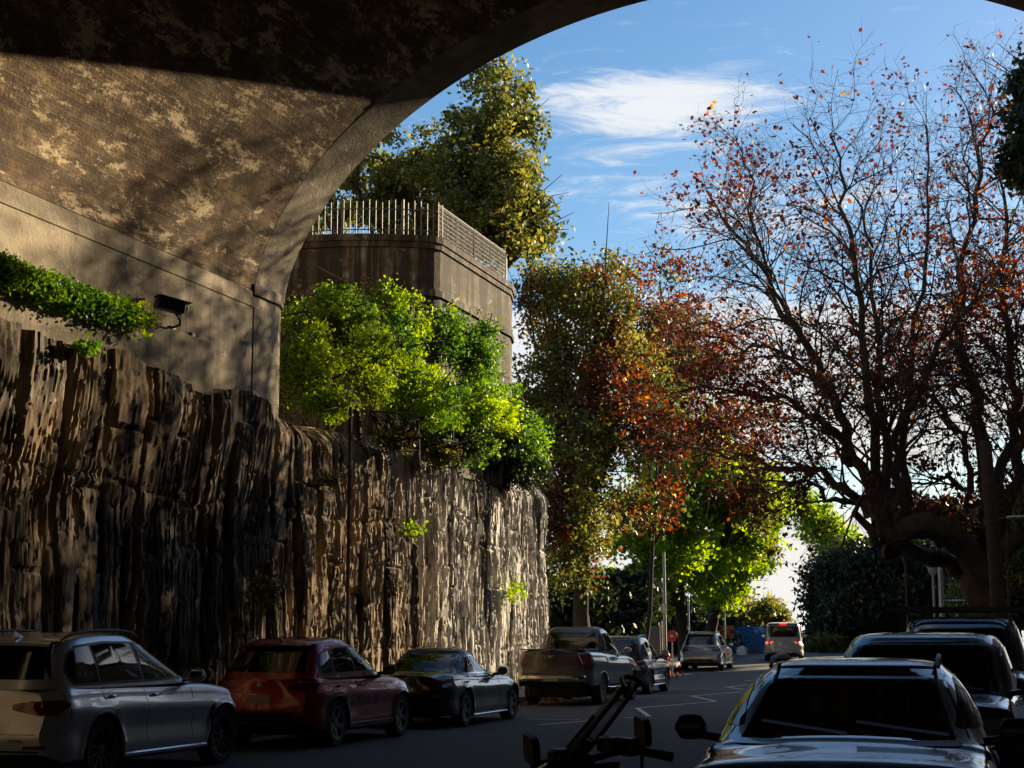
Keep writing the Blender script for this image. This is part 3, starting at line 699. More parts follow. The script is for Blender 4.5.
def make_car(p):
    """local frame: y forward, origin on the ground under the rear axle centre"""
    root = empty(p['name'], p['loc'], p.get('rz', 0), p['label'], p['cat'], p.get('group'))
    W = p['w']/2; wb = p['wb']; yr = -p['ro']; yf = wb+p['fo']; r = p['r']; Ra = r+.055; sill = p.get('sill', .24)
    top = p['top']; body_m = M[p['paint']]
    rear = p.get('rear', [(0,.10),(.35,.03),(.5,0),(.68,.02),(.8,.07),(1.0,.12),(1.2,.18)])
    frontt = p.get('front', [(0,.12),(.3,.03),(.5,0),(.7,.03),(.85,.10),(1.0,.25)])
    sh = p.get('shoulder', .0)
    # stations
    ys_ = [yr, yr+.015, yr+.05, yr+.1, yr+.16]
    y = yr+.22
    while y < yf-.2: ys_.append(y); y += .05
    ys_ += [yf-.16, yf-.1, yf-.05, yf-.015, yf]
    def wfac(y):
        a = 1.0
        u = (y-yr)/.42; v = (yf-y)/.60
        if u < 1: a -= .15*(1-u)**2.4+.03*(1-u)
        if v < 1: a -= .22*(1-v)**2.2+.05*(1-v)
        return a
    rows = []
    for y in ys_:
        zt = sinterp(top, y); wf = W*wfac(y); zl = sill
        for ya in (0, wb):
            q = Ra*Ra-(y-ya)**2
            if q > 0: zl = max(zl, r+math.sqrt(q))
        if y < yr+.3: zl = max(zl, sill+.12*(1-(y-yr)/.3))
        H_ = zt-sill
        prof = [(-.06,0),(-.012,.05),(-.003,.12),(-.006,.25),(-.03,.35),(-.028,.45),(.0,.60),(.004,.66),(-.006,.72),(-.05,.80),(-.062,.86),(-.085,.93),(-.13,.975),(-.22,1.0)]
        sec = []
        for dx, f_ in prof:
            z = sill+H_*f_
            z = max(z, zl+.001*len(sec))
            fl_ = 0
            for ya in (0, wb):
                dd = abs(math.hypot(y-ya, z-r)-Ra)
                if dd < .1: fl_ = max(fl_, .022*(1-dd/.1)**.7)
            if f_ > .8: fl_ *= .3
            sec.append((wf+dx+fl_+sh*math.exp(-((f_-.66)/.1)**2), z))
        crown = .035 if zt > 0 else 0
        wl = sec[-1][0]
        for k in (.8, .6, .4, .2): sec.append((wl*k, zt+crown*(1-k*k)+.004))
        sec.append((0, zt+crown+.004))
        full = [(x, z) for x, z in sec]+[(-x, z) for x, z in reversed(sec[:-1])]
        row = []
        for x, z in full:
            yy_ = y
            a = smf(1-(y-yr)/.6); b = smf(1-(yf-y)/.7)
            yy_ += sinterp(rear, z)*a*(1) + .05*a*(x/W)**2 
            yy_ -= sinterp(frontt, z)*b + .16*b*(x/W)**2
            row.append((x, yy_, z))
        rows.append(row)
    mb = MB(); mb.grid(rows)
    n = len(rows[0])
    for row in (rows[0], rows[-1]):
        half = n//2
        rr = []
        for i in range(half+1):
            a, b = Vector(row[i]), Vector(row[n-1-i]); sg = 1 if row is rows[0] else -1
            rr.append([a.lerp(b, k/8)-Vector((0, sg*(.05*(1-(2*k/8-1)**2)), 0)) for k in range(9)])
        mb.grid(rr)
    body = mb.build('body', body_m, root, 38)
    bv = BVHTree.FromPolygons([Vector(v) for v in mb.v], mb.f)
    # greenhouse
    gh = p['gh']           # list of (z, yrear, yfront, halfwidth)
    zb, zr = gh[0][0], gh[-1][0]; drop = p.get('drop', (0, 0)); pw = p.get('pw', 5.0)
    yc_, hl = (gh[0][1]+gh[0][2])/2, (gh[0][2]-gh[0][1])/2
    gt = [[(g_[0], g_[k]) for g_ in gh] for k in (1, 2, 3)]
    def warp(x, y, z):
        u = (z-zb)/(zr-zb)
        if u <= 0: return Vector((x, y, z))
        ymid = (gh[-1][1]+gh[-1][2])/2+p.get('peak', .3); hl2 = (gh[-1][2]-gh[-1][1])/2
        v = (y-ymid)/hl2
        dz = (drop[0] if v < 0 else drop[1])*v*v
        return Vector((x, y, z-dz*u))
    NS = 64; rows = []
    def ring(a, b, w_, z):
        c_, h_ = (a+b)/2, (b-a)/2; o = []
        for k in range(NS):
            th_ = 2*math.pi*k/NS; cs, sn = math.cos(th_), math.sin(th_)
            # even spacing on a rounded box
            ex = 2/pw
            X = math.copysign(abs(cs)**ex, cs)*w_; Y = math.copysign(abs(sn)**ex, sn)*h_
            o.append((X, c_+Y*(1) - 0.0, z))
        return o
    for i in range(15):
        z = zb+(zr-zb)*i/14; rows.append(ring(sinterp(gt[0], z), sinterp(gt[1], z), sinterp(gt[2], z), z))
    a, b, w_ = gh[-1][1], gh[-1][2], gh[-1][3]; c_, h_ = (a+b)/2, (b-a)/2
    for ins, dz in ((.03,.018),(.08,.032),(.2,.048),(.4,.058),(.7,.062),(.97,.064)):
        rows.append(ring(c_-h_*(1-ins), c_+h_*(1-ins), w_*(1-ins), zr+dz))
    rows = [[warp(*q) for q in r_]+[warp(*r_[0])] for r_ in rows]
    mb = MB(); mb.grid(rows)
    cabin = mb.build('cabin', body_m, root, 42)
    gv = BVHTree.FromPolygons([Vector(v) for v in mb.v], mb.f)
    GL = M[p.get('glass', 'glass_dark')]
    # side windows
    trim = p.get('trim', 'black')
    for s in (1, -1):
        wins = p.get('wins', [])
        if p.get('trimoutline'):
            tp, bt = p['trimoutline']
            dec = decal(gv, ruled([(s*3, y, z) for y, z in tp], [(s*3, y, z) for y, z in bt], 8, 30), (-s,0,0), .004); o = dec.build('window_trim', M[trim], root)
        for tp, bt in wins:
            g_ = ruled([(s*3, y, z) for y, z in tp], [(s*3, y, z) for y, z in bt], 8, 12)
            decal(gv, g_, (-s,0,0), .010).build('side_window', GL, root, 30)
    # screens
    def screen(nm, quad, d, eps=.006, mat=GL):
        tl, tr_, bl, brr = quad
        bot = [((bl[0]*(1-k/8)+brr[0]*k/8), 0, bl[1]+(brr[1]-bl[1])*k/8) for k in range(9)]
        tp = [((tl[0]*(1-k/8)+tr_[0]*k/8), 0, tl[1]+.012*(1-(2*k/8-1)**2)) for k in range(9)]
        g_ = ruled(tp, bot, 10, 16)
        return decal(gv, g_, d, eps).build(nm, mat, root, 30)
    if 'ws' in p:
        zt_, zb_, wt, wbm = p['ws']
        screen('windscreen', ((-wt,zt_),(wt,zt_),(-wbm,zb_),(wbm,zb_)), (0,-1,0), mat=M[p.get('wsglass', 'glass_dark')])
    if 'rw' in p:
        zt_, zb_, wt, wbm = p['rw']
        screen('rear_window', ((-wt,zt_),(wt,zt_),(-wbm,zb_),(wbm,zb_)), (0,1,0))
    # underbody: dark boxes added to block light through the open shell; arches, wheels
    mb = MB(); mb.box(-W+.30, W-.30, yr+.25, yf-.3, .2, min(.85, top[0][1]-.1), .03); mb.box(-W+.05, W-.05, Ra+.03, wb-Ra-.03, sill-.03, sill+.15, .02)
    mb.box(-W+.16, W-.16, yr+.12, -Ra-.02, sill+.10, sill+.3, .02); mb.box(-W+.2, W-.2, wb+Ra+.02, yf-.2, sill, sill+.25, .02)
    mb.build('underbody', M['interior'], root)
    for s in (1, -1):
        for ya in (0, wb): wheel(root, s*(W-.125), ya, r, .235, s, p.get('spokes', 5), p.get('wstyle', 'alloy'), p.get('rimr', .68))
        if p.get('cladding'):
            for ya in (0, wb):
                rows = []
                for k in range(25):
                    th_ = math.pi*k/24
                    rows.append([(s*3, ya-math.cos(th_)*q, max(sill, r+math.sin(th_)*q)) for q in (Ra+.004, Ra+.06)])
                decal(bv, rows, (-s,0,0), .008, .03).build('arch_trim', M[p['cladding']], root, 40)
        if p.get('skirt'):
            mb = MB(); x0, x1 = sorted((s*(W-.05), s*(W+.005))); mb.box(x0, x1, Ra+.02, wb-Ra-.02, sill-.01, sill+p.get('skirth', .1), .02); mb.build('sill_trim', M[p['skirt']], root, 30)
        # seams
        for sm in p.get('seams', []):
            g_ = ruled([(s*3, y-.004, z) for y, z in sm], [(s*3, y+.004, z) for y, z in sm], 1, 14)
            decal(bv, g_, (-s,0,0), .002, .003).build('door_seam', M['interior'], root)
        for hy, hz in p.get('handles', []):
            hit = bv.ray_cast(Vector((s*3, hy, hz)), Vector((-s,0,0)), 5)
            if hit[0]:
                x_ = hit[0].x; mb = MB(); x0, x1 = sorted((x_+s*.005, x_+s*.04)); mb.box(x0, x1, hy-.10, hy+.10, hz-.013, hz+.013, .012)
                mb.build('door_handle', M[p.get('handle_m', p['paint'])], root, 40)
        # mirror
        my, mz = p['mirror']; mw = p.get('mirror_w', .2)
        hit = gv.find_nearest(Vector((s*W, my, mz)))
        mb = MB(); bx0, bx1 = sorted((s*(W-.09), s*(W+mw-.02)))
        prof = []
        vs = []; m_ = 10
        for i in range(9):
            u = i/8; x_ = s*(W-.02+mw*u); hh = .085*math.sqrt(max(.02, 1-(2*u-1)**4*.9)); dd = .075*(1-.3*u)
            for k in range(m_):
                th_ = 2*math.pi*k/m_; vs.append((x_, my+.03+dd*math.cos(th_)*(1 if math.cos(th_) > 0 else .45)+.02*u, mz+hh*math.sin(th_)))
        mb.add(vs, [(i*m_+k, i*m_+(k+1) % m_, (i+1)*m_+(k+1) % m_, (i+1)*m_+k) for i in range(8) for k in range(m_)]+[tuple(range(m_)), tuple(reversed(range(8*m_, 9*m_)))])
        mb.tube([(s*(W-.13), my+.05, mz-.07), (s*(W+.02), my+.04, mz-.05)], .028, 8)
        mo = mb.build('mirror', M[p.get('mirror_m', p['paint'])], root, 50)
        g2 = MB(); xa, xb = sorted((s*(W+.01), s*(W+mw-.04))); g2.box(xa, xb, my-.012, my-.006, mz-.055, mz+.055, .004); g2.build('mirror_glass', M['chrome'], mo)
        # roof rails
        if p.get('rails'):
            ya, yb = p['rails']; w2 = gh[-1][3]*.93; pts = []
            for k in range(15):
                u = k/14; y_ = ya+(yb-ya)*u; zz = warp(0, y_, zr).z+.03+.045*min(1, math.sin(math.pi*u)*3.2)
                pts.append((s*w2, y_, zz))
            mb = MB(); mb.tube(pts, [.012]+[.019]*13+[.012], 8); mb.build('roof_rail', M[p.get('rail_m', 'black')], root, 60)
        # lamps
        for (nm, mat, tp, bt, d) in p.get('lamps', []):
            xm = W-.075; g_ = ruled([(s*min(x,xm), d*-3, z) for x, z in tp], [(s*min(x,xm), d*-3, z) for x, z in bt], 5, 8)
            decal(bv, g_, (0, d, 0), .012, .02).build(nm, M[mat], root, 35)
        for (nm, mat, tp, bt) in p.get('sidelamps', []):
            g_ = ruled([(s*3, y, z) for y, z in tp], [(s*3, y, z) for y, z in bt], 4, 8)
            decal(bv, g_, (-s, 0, 0), .012, .02).build(nm, M[mat], root, 35)
    # panels on front (d=-1) or rear (d=+1): name, material, halfwidth top/bottom, z top/bottom, which surface
    for (nm, mat, wt, wb2, zt_, zb_, d, eps) in p.get('panels', []):
        g_ = ruled([(-wt, 0, zt_), (wt, 0, zt_)], [(-wb2, 0, zb_), (wb2, 0, zb_)], 5, 12)
        decal(bv, g_, (0, d, 0), eps, .02).build(nm, M[mat], root, 35)
    for (nm, mat, wt, wb2, zt_, zb_, d, eps) in p.get('cabpanels', []):
        g_ = ruled([(-wt, 0, zt_), (wt, 0, zt_)], [(-wb2, 0, zb_), (wb2, 0, zb_)], 3, 10)
        decal(gv, g_, (0, d, 0), eps, .02).build(nm, M[mat], root, 35)
    if p.get('fin'):
        y_, z_ = p['fin'], warp(0, p['fin'], zr).z+.05; mb = MB()
        mb.add([(-.025,y_-.08,z_),(.025,y_-.08,z_),(.02,y_+.12,z_),(-.02,y_+.12,z_),(-.006,y_-.07,z_+.07),(.006,y_-.07,z_+.07)], [(0,1,2,3),(0,4,5,1),(1,5,2),(3,4,0),(2,5,4,3)])
        mb.build('antenna', body_m, root)
    if p.get('spoiler'):
        y_, z_ = gh[-1][1], zr; wz = gh[-1][3]; mb = MB(); rows = []
        for k in range(9):
            x_ = (-wz+.06)+(2*wz-.12)*k/8; u = abs(2*k/8-1); zq = warp(0, y_, z_).z-.015*u*u
            rows.append([(x_, y_+.28, zq+.055), (x_, y_+.0, zq+.05), (x_, y_-.13+.03*u, zq+.022), (x_, y_-.12+.03*u, zq-.01), (x_, y_+.1, zq-.02)])
        mb.grid(rows); sp = mb.build('spoiler', body_m, root, 30); 
        if p['spoiler'] == 'lit':
            m2 = MB(); zq = warp(0, y_, z_).z; m2.box(-.17,.17,y_-.15,y_-.115,zq-.012,zq+.03,.004); m2.build('brake_lamp', M['brake_lit'], root)
    # wipers
    if 'ws' in p and p.get('wipers'):
        zt_, zb_, wt, wbm = p['ws']
        for xa, xb in ((-.62,-.05),(.0,.55)):
            g_ = ruled([(xa,0,zb_+.035),(xb,0,zb_+.10)], [(xa,0,zb_+.02),(xb,0,zb_+.085)], 1, 8)
            decal(gv, g_, (0,-1,0), .02, .01).build('wiper', M['black'], root)
    return root, bv, gv, warp

# --- silver SUV, nearest on the left
W1 = 2.00
silver, bv, gv, wp = make_car(dict(name='parked_suv', label='silver SUV with roof rails nearest the camera in the left hand row, beside the cliff', cat='car', group='cars parked along the left kerb',
  loc=(4.2-W1/2, .57, 0), w=W1, wb=2.975, ro=1.07, fo=.87, r=.375, paint='silver', sill=.26,
  top=[(-1.07,1.06),(-.6,1.13),(0,1.14),(1.5,1.11),(2.3,1.09),(2.62,1.08),(3.2,1.02),(3.6,.95),(3.845,.80)],
  rear=[(0,.12),(.4,.02),(.55,0),(.75,.03),(.95,.09),(1.15,.16)],
  gh=[(1.09,-.93,2.55,.93),(1.3,-.84,2.10,.875),(1.5,-.74,1.66,.80),(1.62,-.66,1.38,.745),(1.68,-.58,1.2,.70)], drop=(.06,.05), peak=.2, pw=5.5,
  trim='black', trimoutline=([(-.60,1.30),(-.48,1.50),(-.3,1.585),(.3,1.63),(1.0,1.62),(1.45,1.52),(2.32,1.165)],[(-.60,1.28),(-.55,1.13),(-.3,1.12),(.3,1.125),(1.0,1.13),(1.6,1.14),(2.32,1.15)]),
  wins=[([(-.54,1.34),(-.44,1.50),(-.28,1.555),(-.06,1.575)],[(-.54,1.25),(-.48,1.165),(-.3,1.155),(-.03,1.16)]),
        ([(.0,1.58),(.3,1.60),(.86,1.60)],[(.03,1.16),(.4,1.165),(.94,1.17)]),
        ([(.96,1.60),(1.15,1.58),(1.45,1.49),(2.15,1.20)],[(1.02,1.17),(1.4,1.175),(1.8,1.18),(2.15,1.19)])],
  ws=(1.60,1.13,.62,.80), rw=(1.60,1.20,.60,.74),
  seams=[[(.98,1.10),(1.0,.8),(1.0,.42)],[(-.0,1.12),(.05,.95),(.30,.80),(.48,.55),(.5,.42)],[(2.18,1.08),(2.16,.8),(2.12,.42)],[(-.72,1.1),(-.70,.75)]],
  handles=[(.22,.985),(1.22,.975)], handle_m='chrome', mirror=(2.0,1.19), rails=(-.45,1.25), rail_m='black', fin=-.35, spoiler=True,
  cladding='silver', skirt='chrome', skirth=.06, spokes=10, wstyle='dark', rimr=.74,
  lamps=[('tail_lamp','red_lens',[(.42,.93),(.6,.955),(.84,.97),(1.0,.97)],[(.42,.87),(.6,.83),(.84,.80),(1.0,.80)],1),('reflector','red_lens',[(.60,.47),(.85,.48)],[(.60,.43),(.85,.44)],1),
         ('exhaust','chrome',[(.56,.36),(.78,.36)],[(.58,.28),(.76,.28)],1)],
  sidelamps=[('tail_lamp','red_lens',[(-1.0,.97),(-.85,.965),(-.68,.94)],[(-1.0,.80),(-.85,.83),(-.68,.92)]),('headlamp','clear_lens',[(3.30,.90),(3.62,.85)],[(3.35,.80),(3.62,.74)]),('fender_vent','black',[(2.62,.78),(2.70,.82)],[(2.52,.52),(2.58,.52)])],
  panels=[('number_plate','plate',.19,.19,.83,.72,1,.012),('bumper_insert','black',.80,.72,.42,.28,1,.006),('badge','chrome',.035,.035,1.0,.93,1,.012),('tailgate_seam','interior',.88,.88,.60,.592,1,.002),('grille','black',.42,.40,.85,.62,-1,.01)]))
# --- crimson SUV
W2 = 1.84
make_car(dict(name='parked_suv', label='dark red SUV parked directly behind the silver one beside the cliff', cat='car', group='cars parked along the left kerb',
  loc=(4.25-W2/2, 7.25, 0), w=W2, wb=2.70, ro=.95, fo=.90, r=.355, paint='red', sill=.25,
  top=[(-.95,1.02),(-.5,1.09),(0,1.09),(1.5,1.05),(2.1,1.04),(2.4,1.03),(2.9,.97),(3.3,.90),(3.6,.76)],
  rear=[(0,.12),(.4,.02),(.55,0),(.75,.03),(.95,.09),(1.15,.18)],
  gh=[(1.04,-.83,2.35,.86),(1.25,-.68,1.90,.81),(1.45,-.50,1.48,.735),(1.56,-.38,1.2,.68),(1.61,-.28,1.02,.64)], drop=(.06,.05), peak=.1, pw=5.5,
  trim='black', trimoutline=([(-.45,1.22),(-.30,1.42),(.0,1.50),(.5,1.54),(1.0,1.52),(1.3,1.43),(2.05,1.13)],[(-.45,1.20),(-.42,1.09),(-.2,1.085),(.3,1.09),(.9,1.095),(1.5,1.10),(2.05,1.11)]),
  wins=[([(-.38,1.25),(-.26,1.41),(-.05,1.465)],[(-.38,1.20),(-.34,1.13),(-.03,1.13)]),([(.02,1.475),(.3,1.50),(.70,1.51)],[(.04,1.13),(.4,1.13),(.76,1.135)]),
        ([(.78,1.51),(1.0,1.49),(1.28,1.41),(1.92,1.16)],[(.84,1.135),(1.2,1.14),(1.6,1.145),(1.92,1.15)])],
  ws=(1.53,1.09,.58,.74), rw=(1.50,1.14,.54,.66),
  seams=[[(.80,1.05),(.82,.8),(.82,.42)],[(-.05,1.06),(.0,.95),(.25,.80),(.42,.55),(.44,.42)],[(1.95,1.02),(1.93,.8),(1.9,.42)]],
  handles=[(.12,.93),(1.02,.92)], mirror=(1.85,1.14), mirror_m='black', fin=-.15, spoiler=True, cladding='black', skirt='black', skirth=.10, spokes=5, rimr=.72,
  lamps=[('tail_lamp','red_lens',[(.45,.95),(.65,.975),(.9,.99)],[(.47,.89),(.65,.86),(.9,.84)],1),('bumper_lower','black',[(.0,.46),(.5,.46),(.9,.50)],[(.0,.28),(.5,.28),(.9,.28)],1)],
  sidelamps=[('tail_lamp','red_lens',[(-.86,.99),(-.6,.985)],[(-.86,.85),(-.6,.95)]),('headlamp','clear_lens',[(3.05,.86),(3.38,.80)],[(3.1,.79),(3.38,.72)])],
  panels=[('number_plate','plate',.19,.19,.80,.69,1,.012),('badge','chrome',.05,.05,.99,.92,1,.012),('grille','black',.42,.40,.80,.55,-1,.01)]))
# --- black sedan
W3 = 1.83
make_car(dict(name='parked_sedan', label='glossy black sedan parked between the red SUV and the pickup', cat='car', group='cars parked along the left kerb',
  loc=(4.3-W3/2, 13.15, 0), w=W3, wb=2.90, ro=1.05, fo=.85, r=.335, paint='blackp', sill=.20,
  top=[(-1.05,.93),(-.8,.985),(-.3,1.0),(0,.99),(1.5,.94),(2.2,.94),(2.5,.93),(3.1,.85),(3.5,.76),(3.75,.62)],
  rear=[(0,.12),(.4,.02),(.55,0),(.75,.02),(.95,.08)],
  gh=[(.92,-.72,2.45,.84),(1.10,-.32,1.96,.76),(1.27,.12,1.48,.675),(1.36,.42,1.18,.62),(1.39,.55,1.05,.59)], drop=(.03,.03), peak=.0, pw=4.5,
  trim='chrome', trimoutline=([(-.28,1.03),(.0,1.17),(.35,1.29),(.8,1.33),(1.1,1.31),(1.4,1.24),(2.1,1.0)],[(-.28,1.01),(.0,.975),(.35,.97),(.8,.97),(1.1,.97),(1.5,.975),(2.1,.985)]),
  wins=[([(-.2,1.03),(.02,1.15),(.36,1.265),(.72,1.295)],[(-.2,1.01),(.02,1.0),(.36,1.0),(.74,1.0)]),([(.80,1.30),(1.1,1.28),(1.38,1.215),(1.98,1.02)],[(.84,1.0),(1.1,1.0),(1.5,1.0),(1.98,1.01)])],
  ws=(1.32,.98,.53,.72), rw=(1.32,1.01,.50,.70),
  seams=[[(.80,.95),(.82,.7),(.82,.36)],[(-.1,.96),(.0,.8),(.30,.60),(.42,.36)],[(2.05,.93),(2.03,.7),(2.0,.36)]],
  handles=[(.10,.83),(1.0,.82)], mirror=(1.9,1.0), mirror_w=.17, spokes=5, rimr=.72, skirt='chrome', skirth=.015,
  lamps=[('tail_lamp','red_lens',[(.45,.86),(.65,.87),(.9,.88)],[(.50,.78),(.65,.76),(.9,.74)],1)],
  sidelamps=[('tail_lamp','red_lens',[(-.96,.86),(-.75,.85)],[(-.96,.75),(-.75,.80)]),('headlamp','clear_lens',[(3.25,.74),(3.5,.69)],[(3.25,.66),(3.5,.62)])],
  panels=[('number_plate','plate',.19,.19,.68,.57,1,.012),('bumper_lower','black',.75,.7,.34,.24,1,.006)]))
# --- pickup
W4 = 1.95
ute, bvu, gvu, _ = make_car(dict(name='pickup_truck', label='champagne coloured double cab pickup with flat tailgate facing the camera', cat='pickup truck', group='cars parked along the left kerb',
  loc=(4.27-W4/2, 23.5, 0), w=W4, wb=3.2, ro=1.28, fo=.9, r=.375, paint='champ', sill=.45,
  top=[(-1.28,1.30),(-1.1,1.32),(-.4,1.31),(.3,1.29),(.6,1.26),(2.0,1.20),(2.6,1.19),(3.4,1.12),(3.8,1.03),(4.1,.88)],
  rear=[(0,.05),(.55,.03),(.62,0),(.74,.02),(.77,.08),(1.3,.08)],
  gh=[(1.17,.36,2.75,.86),(1.4,.42,2.35,.82),(1.65,.52,1.9,.75),(1.80,.62,1.62,.70),(1.85,.72,1.5,.66)], drop=(.03,.04), peak=.0, pw=6,
  wins=[([(.72,1.70),(1.0,1.74),(1.22,1.745)],[(.56,1.34),(.9,1.30),(1.26,1.28)]),([(1.30,1.745),(1.6,1.72),(1.85,1.62),(2.35,1.31)],[(1.34,1.28),(1.7,1.27),(2.0,1.26),(2.35,1.26)])],
  ws=(1.76,1.26,.60,.76), rw=(1.76,1.36,.60,.72),
  seams=[[(1.26,1.1),(1.28,.8),(1.28,.5)],[(.42,1.1),(.44,.8),(.50,.5)],[(2.5,1.08),(2.48,.8),(2.4,.5)]],
  handles=[(.62,1.10),(1.5,1.08)], handle_m='chrome', mirror=(2.15,1.30), mirror_m='chrome', cladding=None, skirt=None, spokes=6, rimr=.62,
  lamps=[('tail_lamp','red_lens',[(.58,1.20),(.7,1.23),(.98,1.23)],[(.66,.98),(.75,.93),(.98,.93)],1)],
  sidelamps=[('tail_lamp','red_lens',[(-1.18,1.23),(-1.0,1.22)],[(-1.18,.95),(-1.0,.93)])],
  panels=[('bumper','chrome',.84,.84,.72,.56,1,.05),('number_plate','plate',.19,.19,.70,.59,1,.075),('tailgate_handle','chrome',.09,.09,1.21,1.155,1,.02),('badge','alloy_dark',.04,.04,1.10,1.04,1,.012),('tailgate_seam','interior',.80,.80,.775,.765,1,.004),('grille','black',.42,.40,.85,.62,-1,.01)]))
for s in (1,-1):
    mb = MB(); mb.tube([(s*.92,.55,.42),(s*.98,.75,.40),(s*.98,2.3,.40),(s*.92,2.5,.42)], .03, 8); mb.build('side_step', M['chrome'], ute, 50)
mb = MB(); mb.box(-.78,.78,-1.12,.32,1.33,1.36,.01); mb.build('tray_cover', M['black'], ute)
# --- dark wagon in front of the pickup
W5 = 1.82
make_car(dict(name='parked_wagon', label='dark blue grey SUV parked just past the pickup, mostly hidden behind it', cat='car', group='cars parked along the left kerb',
  loc=(3.75-W5/2, 31.0, 0), rz=R(2.0), w=W5, wb=2.65, ro=.9, fo=.88, r=.345, paint='navy', sill=.24,
  top=[(-.9,.98),(-.4,1.04),(0,1.04),(1.5,1.02),(2.4,1.01),(2.9,.95),(3.3,.87),(3.53,.76)],
  gh=[(1.01,-.80,2.3,.83),(1.2,-.70,1.90,.79),(1.42,-.56,1.5,.72),(1.55,-.46,1.2,.665),(1.62,-.36,1.0,.62)], drop=(.05,.05), peak=.1, pw=5.5,
  wins=[([(-.45,1.22),(-.3,1.42),(-.02,1.47)],[(-.45,1.18),(-.4,1.10),(-.0,1.10)]),([(.04,1.48),(.3,1.5),(.70,1.5)],[(.06,1.10),(.4,1.10),(.76,1.10)]),([(.78,1.5),(1.0,1.48),(1.28,1.4),(1.9,1.14)],[(.84,1.10),(1.2,1.10),(1.6,1.11),(1.9,1.12)])],
  ws=(1.53,1.06,.56,.72), rw=(1.50,1.10,.54,.66), seams=[[(.80,1.02),(.82,.7),(.82,.4)],[(1.95,1.0),(1.93,.7),(1.9,.4)]],
  handles=[(.12,.93),(1.02,.92)], mirror=(1.82,1.12), spokes=5, rails=(-.3,1.1), rail_m='alloy', skirt='chrome', skirth=.03,
  lamps=[('tail_lamp','red_lens',[(.5,.95),(.7,.98),(.9,.98)],[(.52,.85),(.7,.8),(.9,.78)],1)], sidelamps=[('tail_lamp','red_lens',[(-.82,.98),(-.6,.96)],[(-.82,.8),(-.6,.88)])],
  panels=[('number_plate','plate',.19,.19,.75,.64,1,.012)]))
# --- pale SUV further on
W6 = 1.88
q = px(703, 660, 75.0)
make_car(dict(name='parked_suv', label='warm silver SUV parked alone further up the street near the red sign', cat='car', group='cars parked along the left kerb',
  loc=(q.x, q.y, gz(q.y)), rz=R(2.6), w=W6, wb=2.81, ro=.95, fo=.88, r=.365, paint='silver2', sill=.26,
  top=[(-.95,1.02),(-.5,1.09),(0,1.09),(1.5,1.06),(2.5,1.04),(3.1,.97),(3.45,.88),(3.69,.76)],
  gh=[(1.05,-.85,2.4,.87),(1.25,-.74,1.95,.82),(1.48,-.60,1.5,.745),(1.6,-.5,1.2,.69),(1.66,-.42,1.05,.65)], drop=(.05,.05), peak=.1, pw=5.5,
  wins=[([(-.48,1.25),(-.35,1.45),(-.05,1.50)],[(-.48,1.2),(-.42,1.12),(-.02,1.12)]),([(.02,1.51),(.3,1.53),(.70,1.54)],[(.04,1.12),(.4,1.12),(.78,1.13)]),([(.80,1.54),(1.0,1.52),(1.3,1.44),(2.0,1.16)],[(.86,1.13),(1.2,1.13),(1.6,1.14),(2.0,1.15)])],
  ws=(1.57,1.1,.58,.74), rw=(1.56,1.14,.60,.72), seams=[[(.82,1.05),(.84,.7),(.84,.4)]], handles=[(.15,.95),(1.05,.94)], mirror=(1.9,1.14), spokes=5, rails=(-.3,1.15), rail_m='alloy',
  lamps=[('tail_lamp','red_lens',[(.50,.96),(.7,.99),(.92,1.0)],[(.54,.87),(.72,.84),(.92,.82)],1),('bumper_lower','black',[(.0,.42),(.5,.42),(.9,.46)],[(.0,.28),(.5,.28),(.9,.28)],1)],
  sidelamps=[('tail_lamp','red_lens',[(-.86,1.0),(-.6,.98)],[(-.86,.82),(-.6,.9)])], spoiler=True,
  panels=[('number_plate','blue_plate',.22,.22,.90,.80,1,.012),('plate_surround','chrome',.32,.32,.95,.925,1,.008)]))
# --- van driving away
W7 = 1.95
q = px(784, 655, 85.0)
make_car(dict(name='van', label='pale passenger van driving away with its red brake lights lit', cat='van',
  loc=(q.x, q.y, gz(q.y)), rz=R(8), w=W7, wb=3.0, ro=.95, fo=.95, r=.34, paint='vanp', sill=.25,
  top=[(-.95,1.0),(-.5,1.04),(0,1.06),(1.5,1.06),(3.0,1.06),(3.4,.98),(3.7,.88),(3.95,.72)],
  rear=[(0,.05),(.5,0),(1.1,.03)],
  gh=[(1.0,-.90,3.4,.95),(1.3,-.88,2.9,.93),(1.6,-.85,2.4,.88),(1.8,-.82,2.0,.83),(1.88,-.78,1.85,.78)], drop=(.02,.06), peak=0, pw=7,
  wins=[([(-.6,1.7),(0,1.72),(.8,1.72)],[(-.6,1.2),(0,1.2),(.8,1.2)]),([(.9,1.72),(1.4,1.72),(1.8,1.7)],[(.9,1.2),(1.4,1.2),(1.9,1.2)]),([(1.95,1.68),(2.1,1.6),(2.7,1.25)],[(2.0,1.2),(2.3,1.2),(2.7,1.2)])],
  ws=(1.76,1.12,.70,.84), rw=(1.74,1.20,.74,.78), mirror=(2.6,1.25), spokes=5, spoiler='lit', handles=[(.8,1.0)],
  lamps=[('brake_lamp','brake_lit',[(.76,1.15),(.92,1.15)],[(.78,.86),(.92,.86)],1),('bumper_lower','black',[(.0,.40),(.5,.40),(.9,.44)],[(.0,.26),(.5,.26),(.9,.26)],1)],
  panels=[('number_plate','plate',.2,.2,.78,.67,1,.012)], cabpanels=[]))
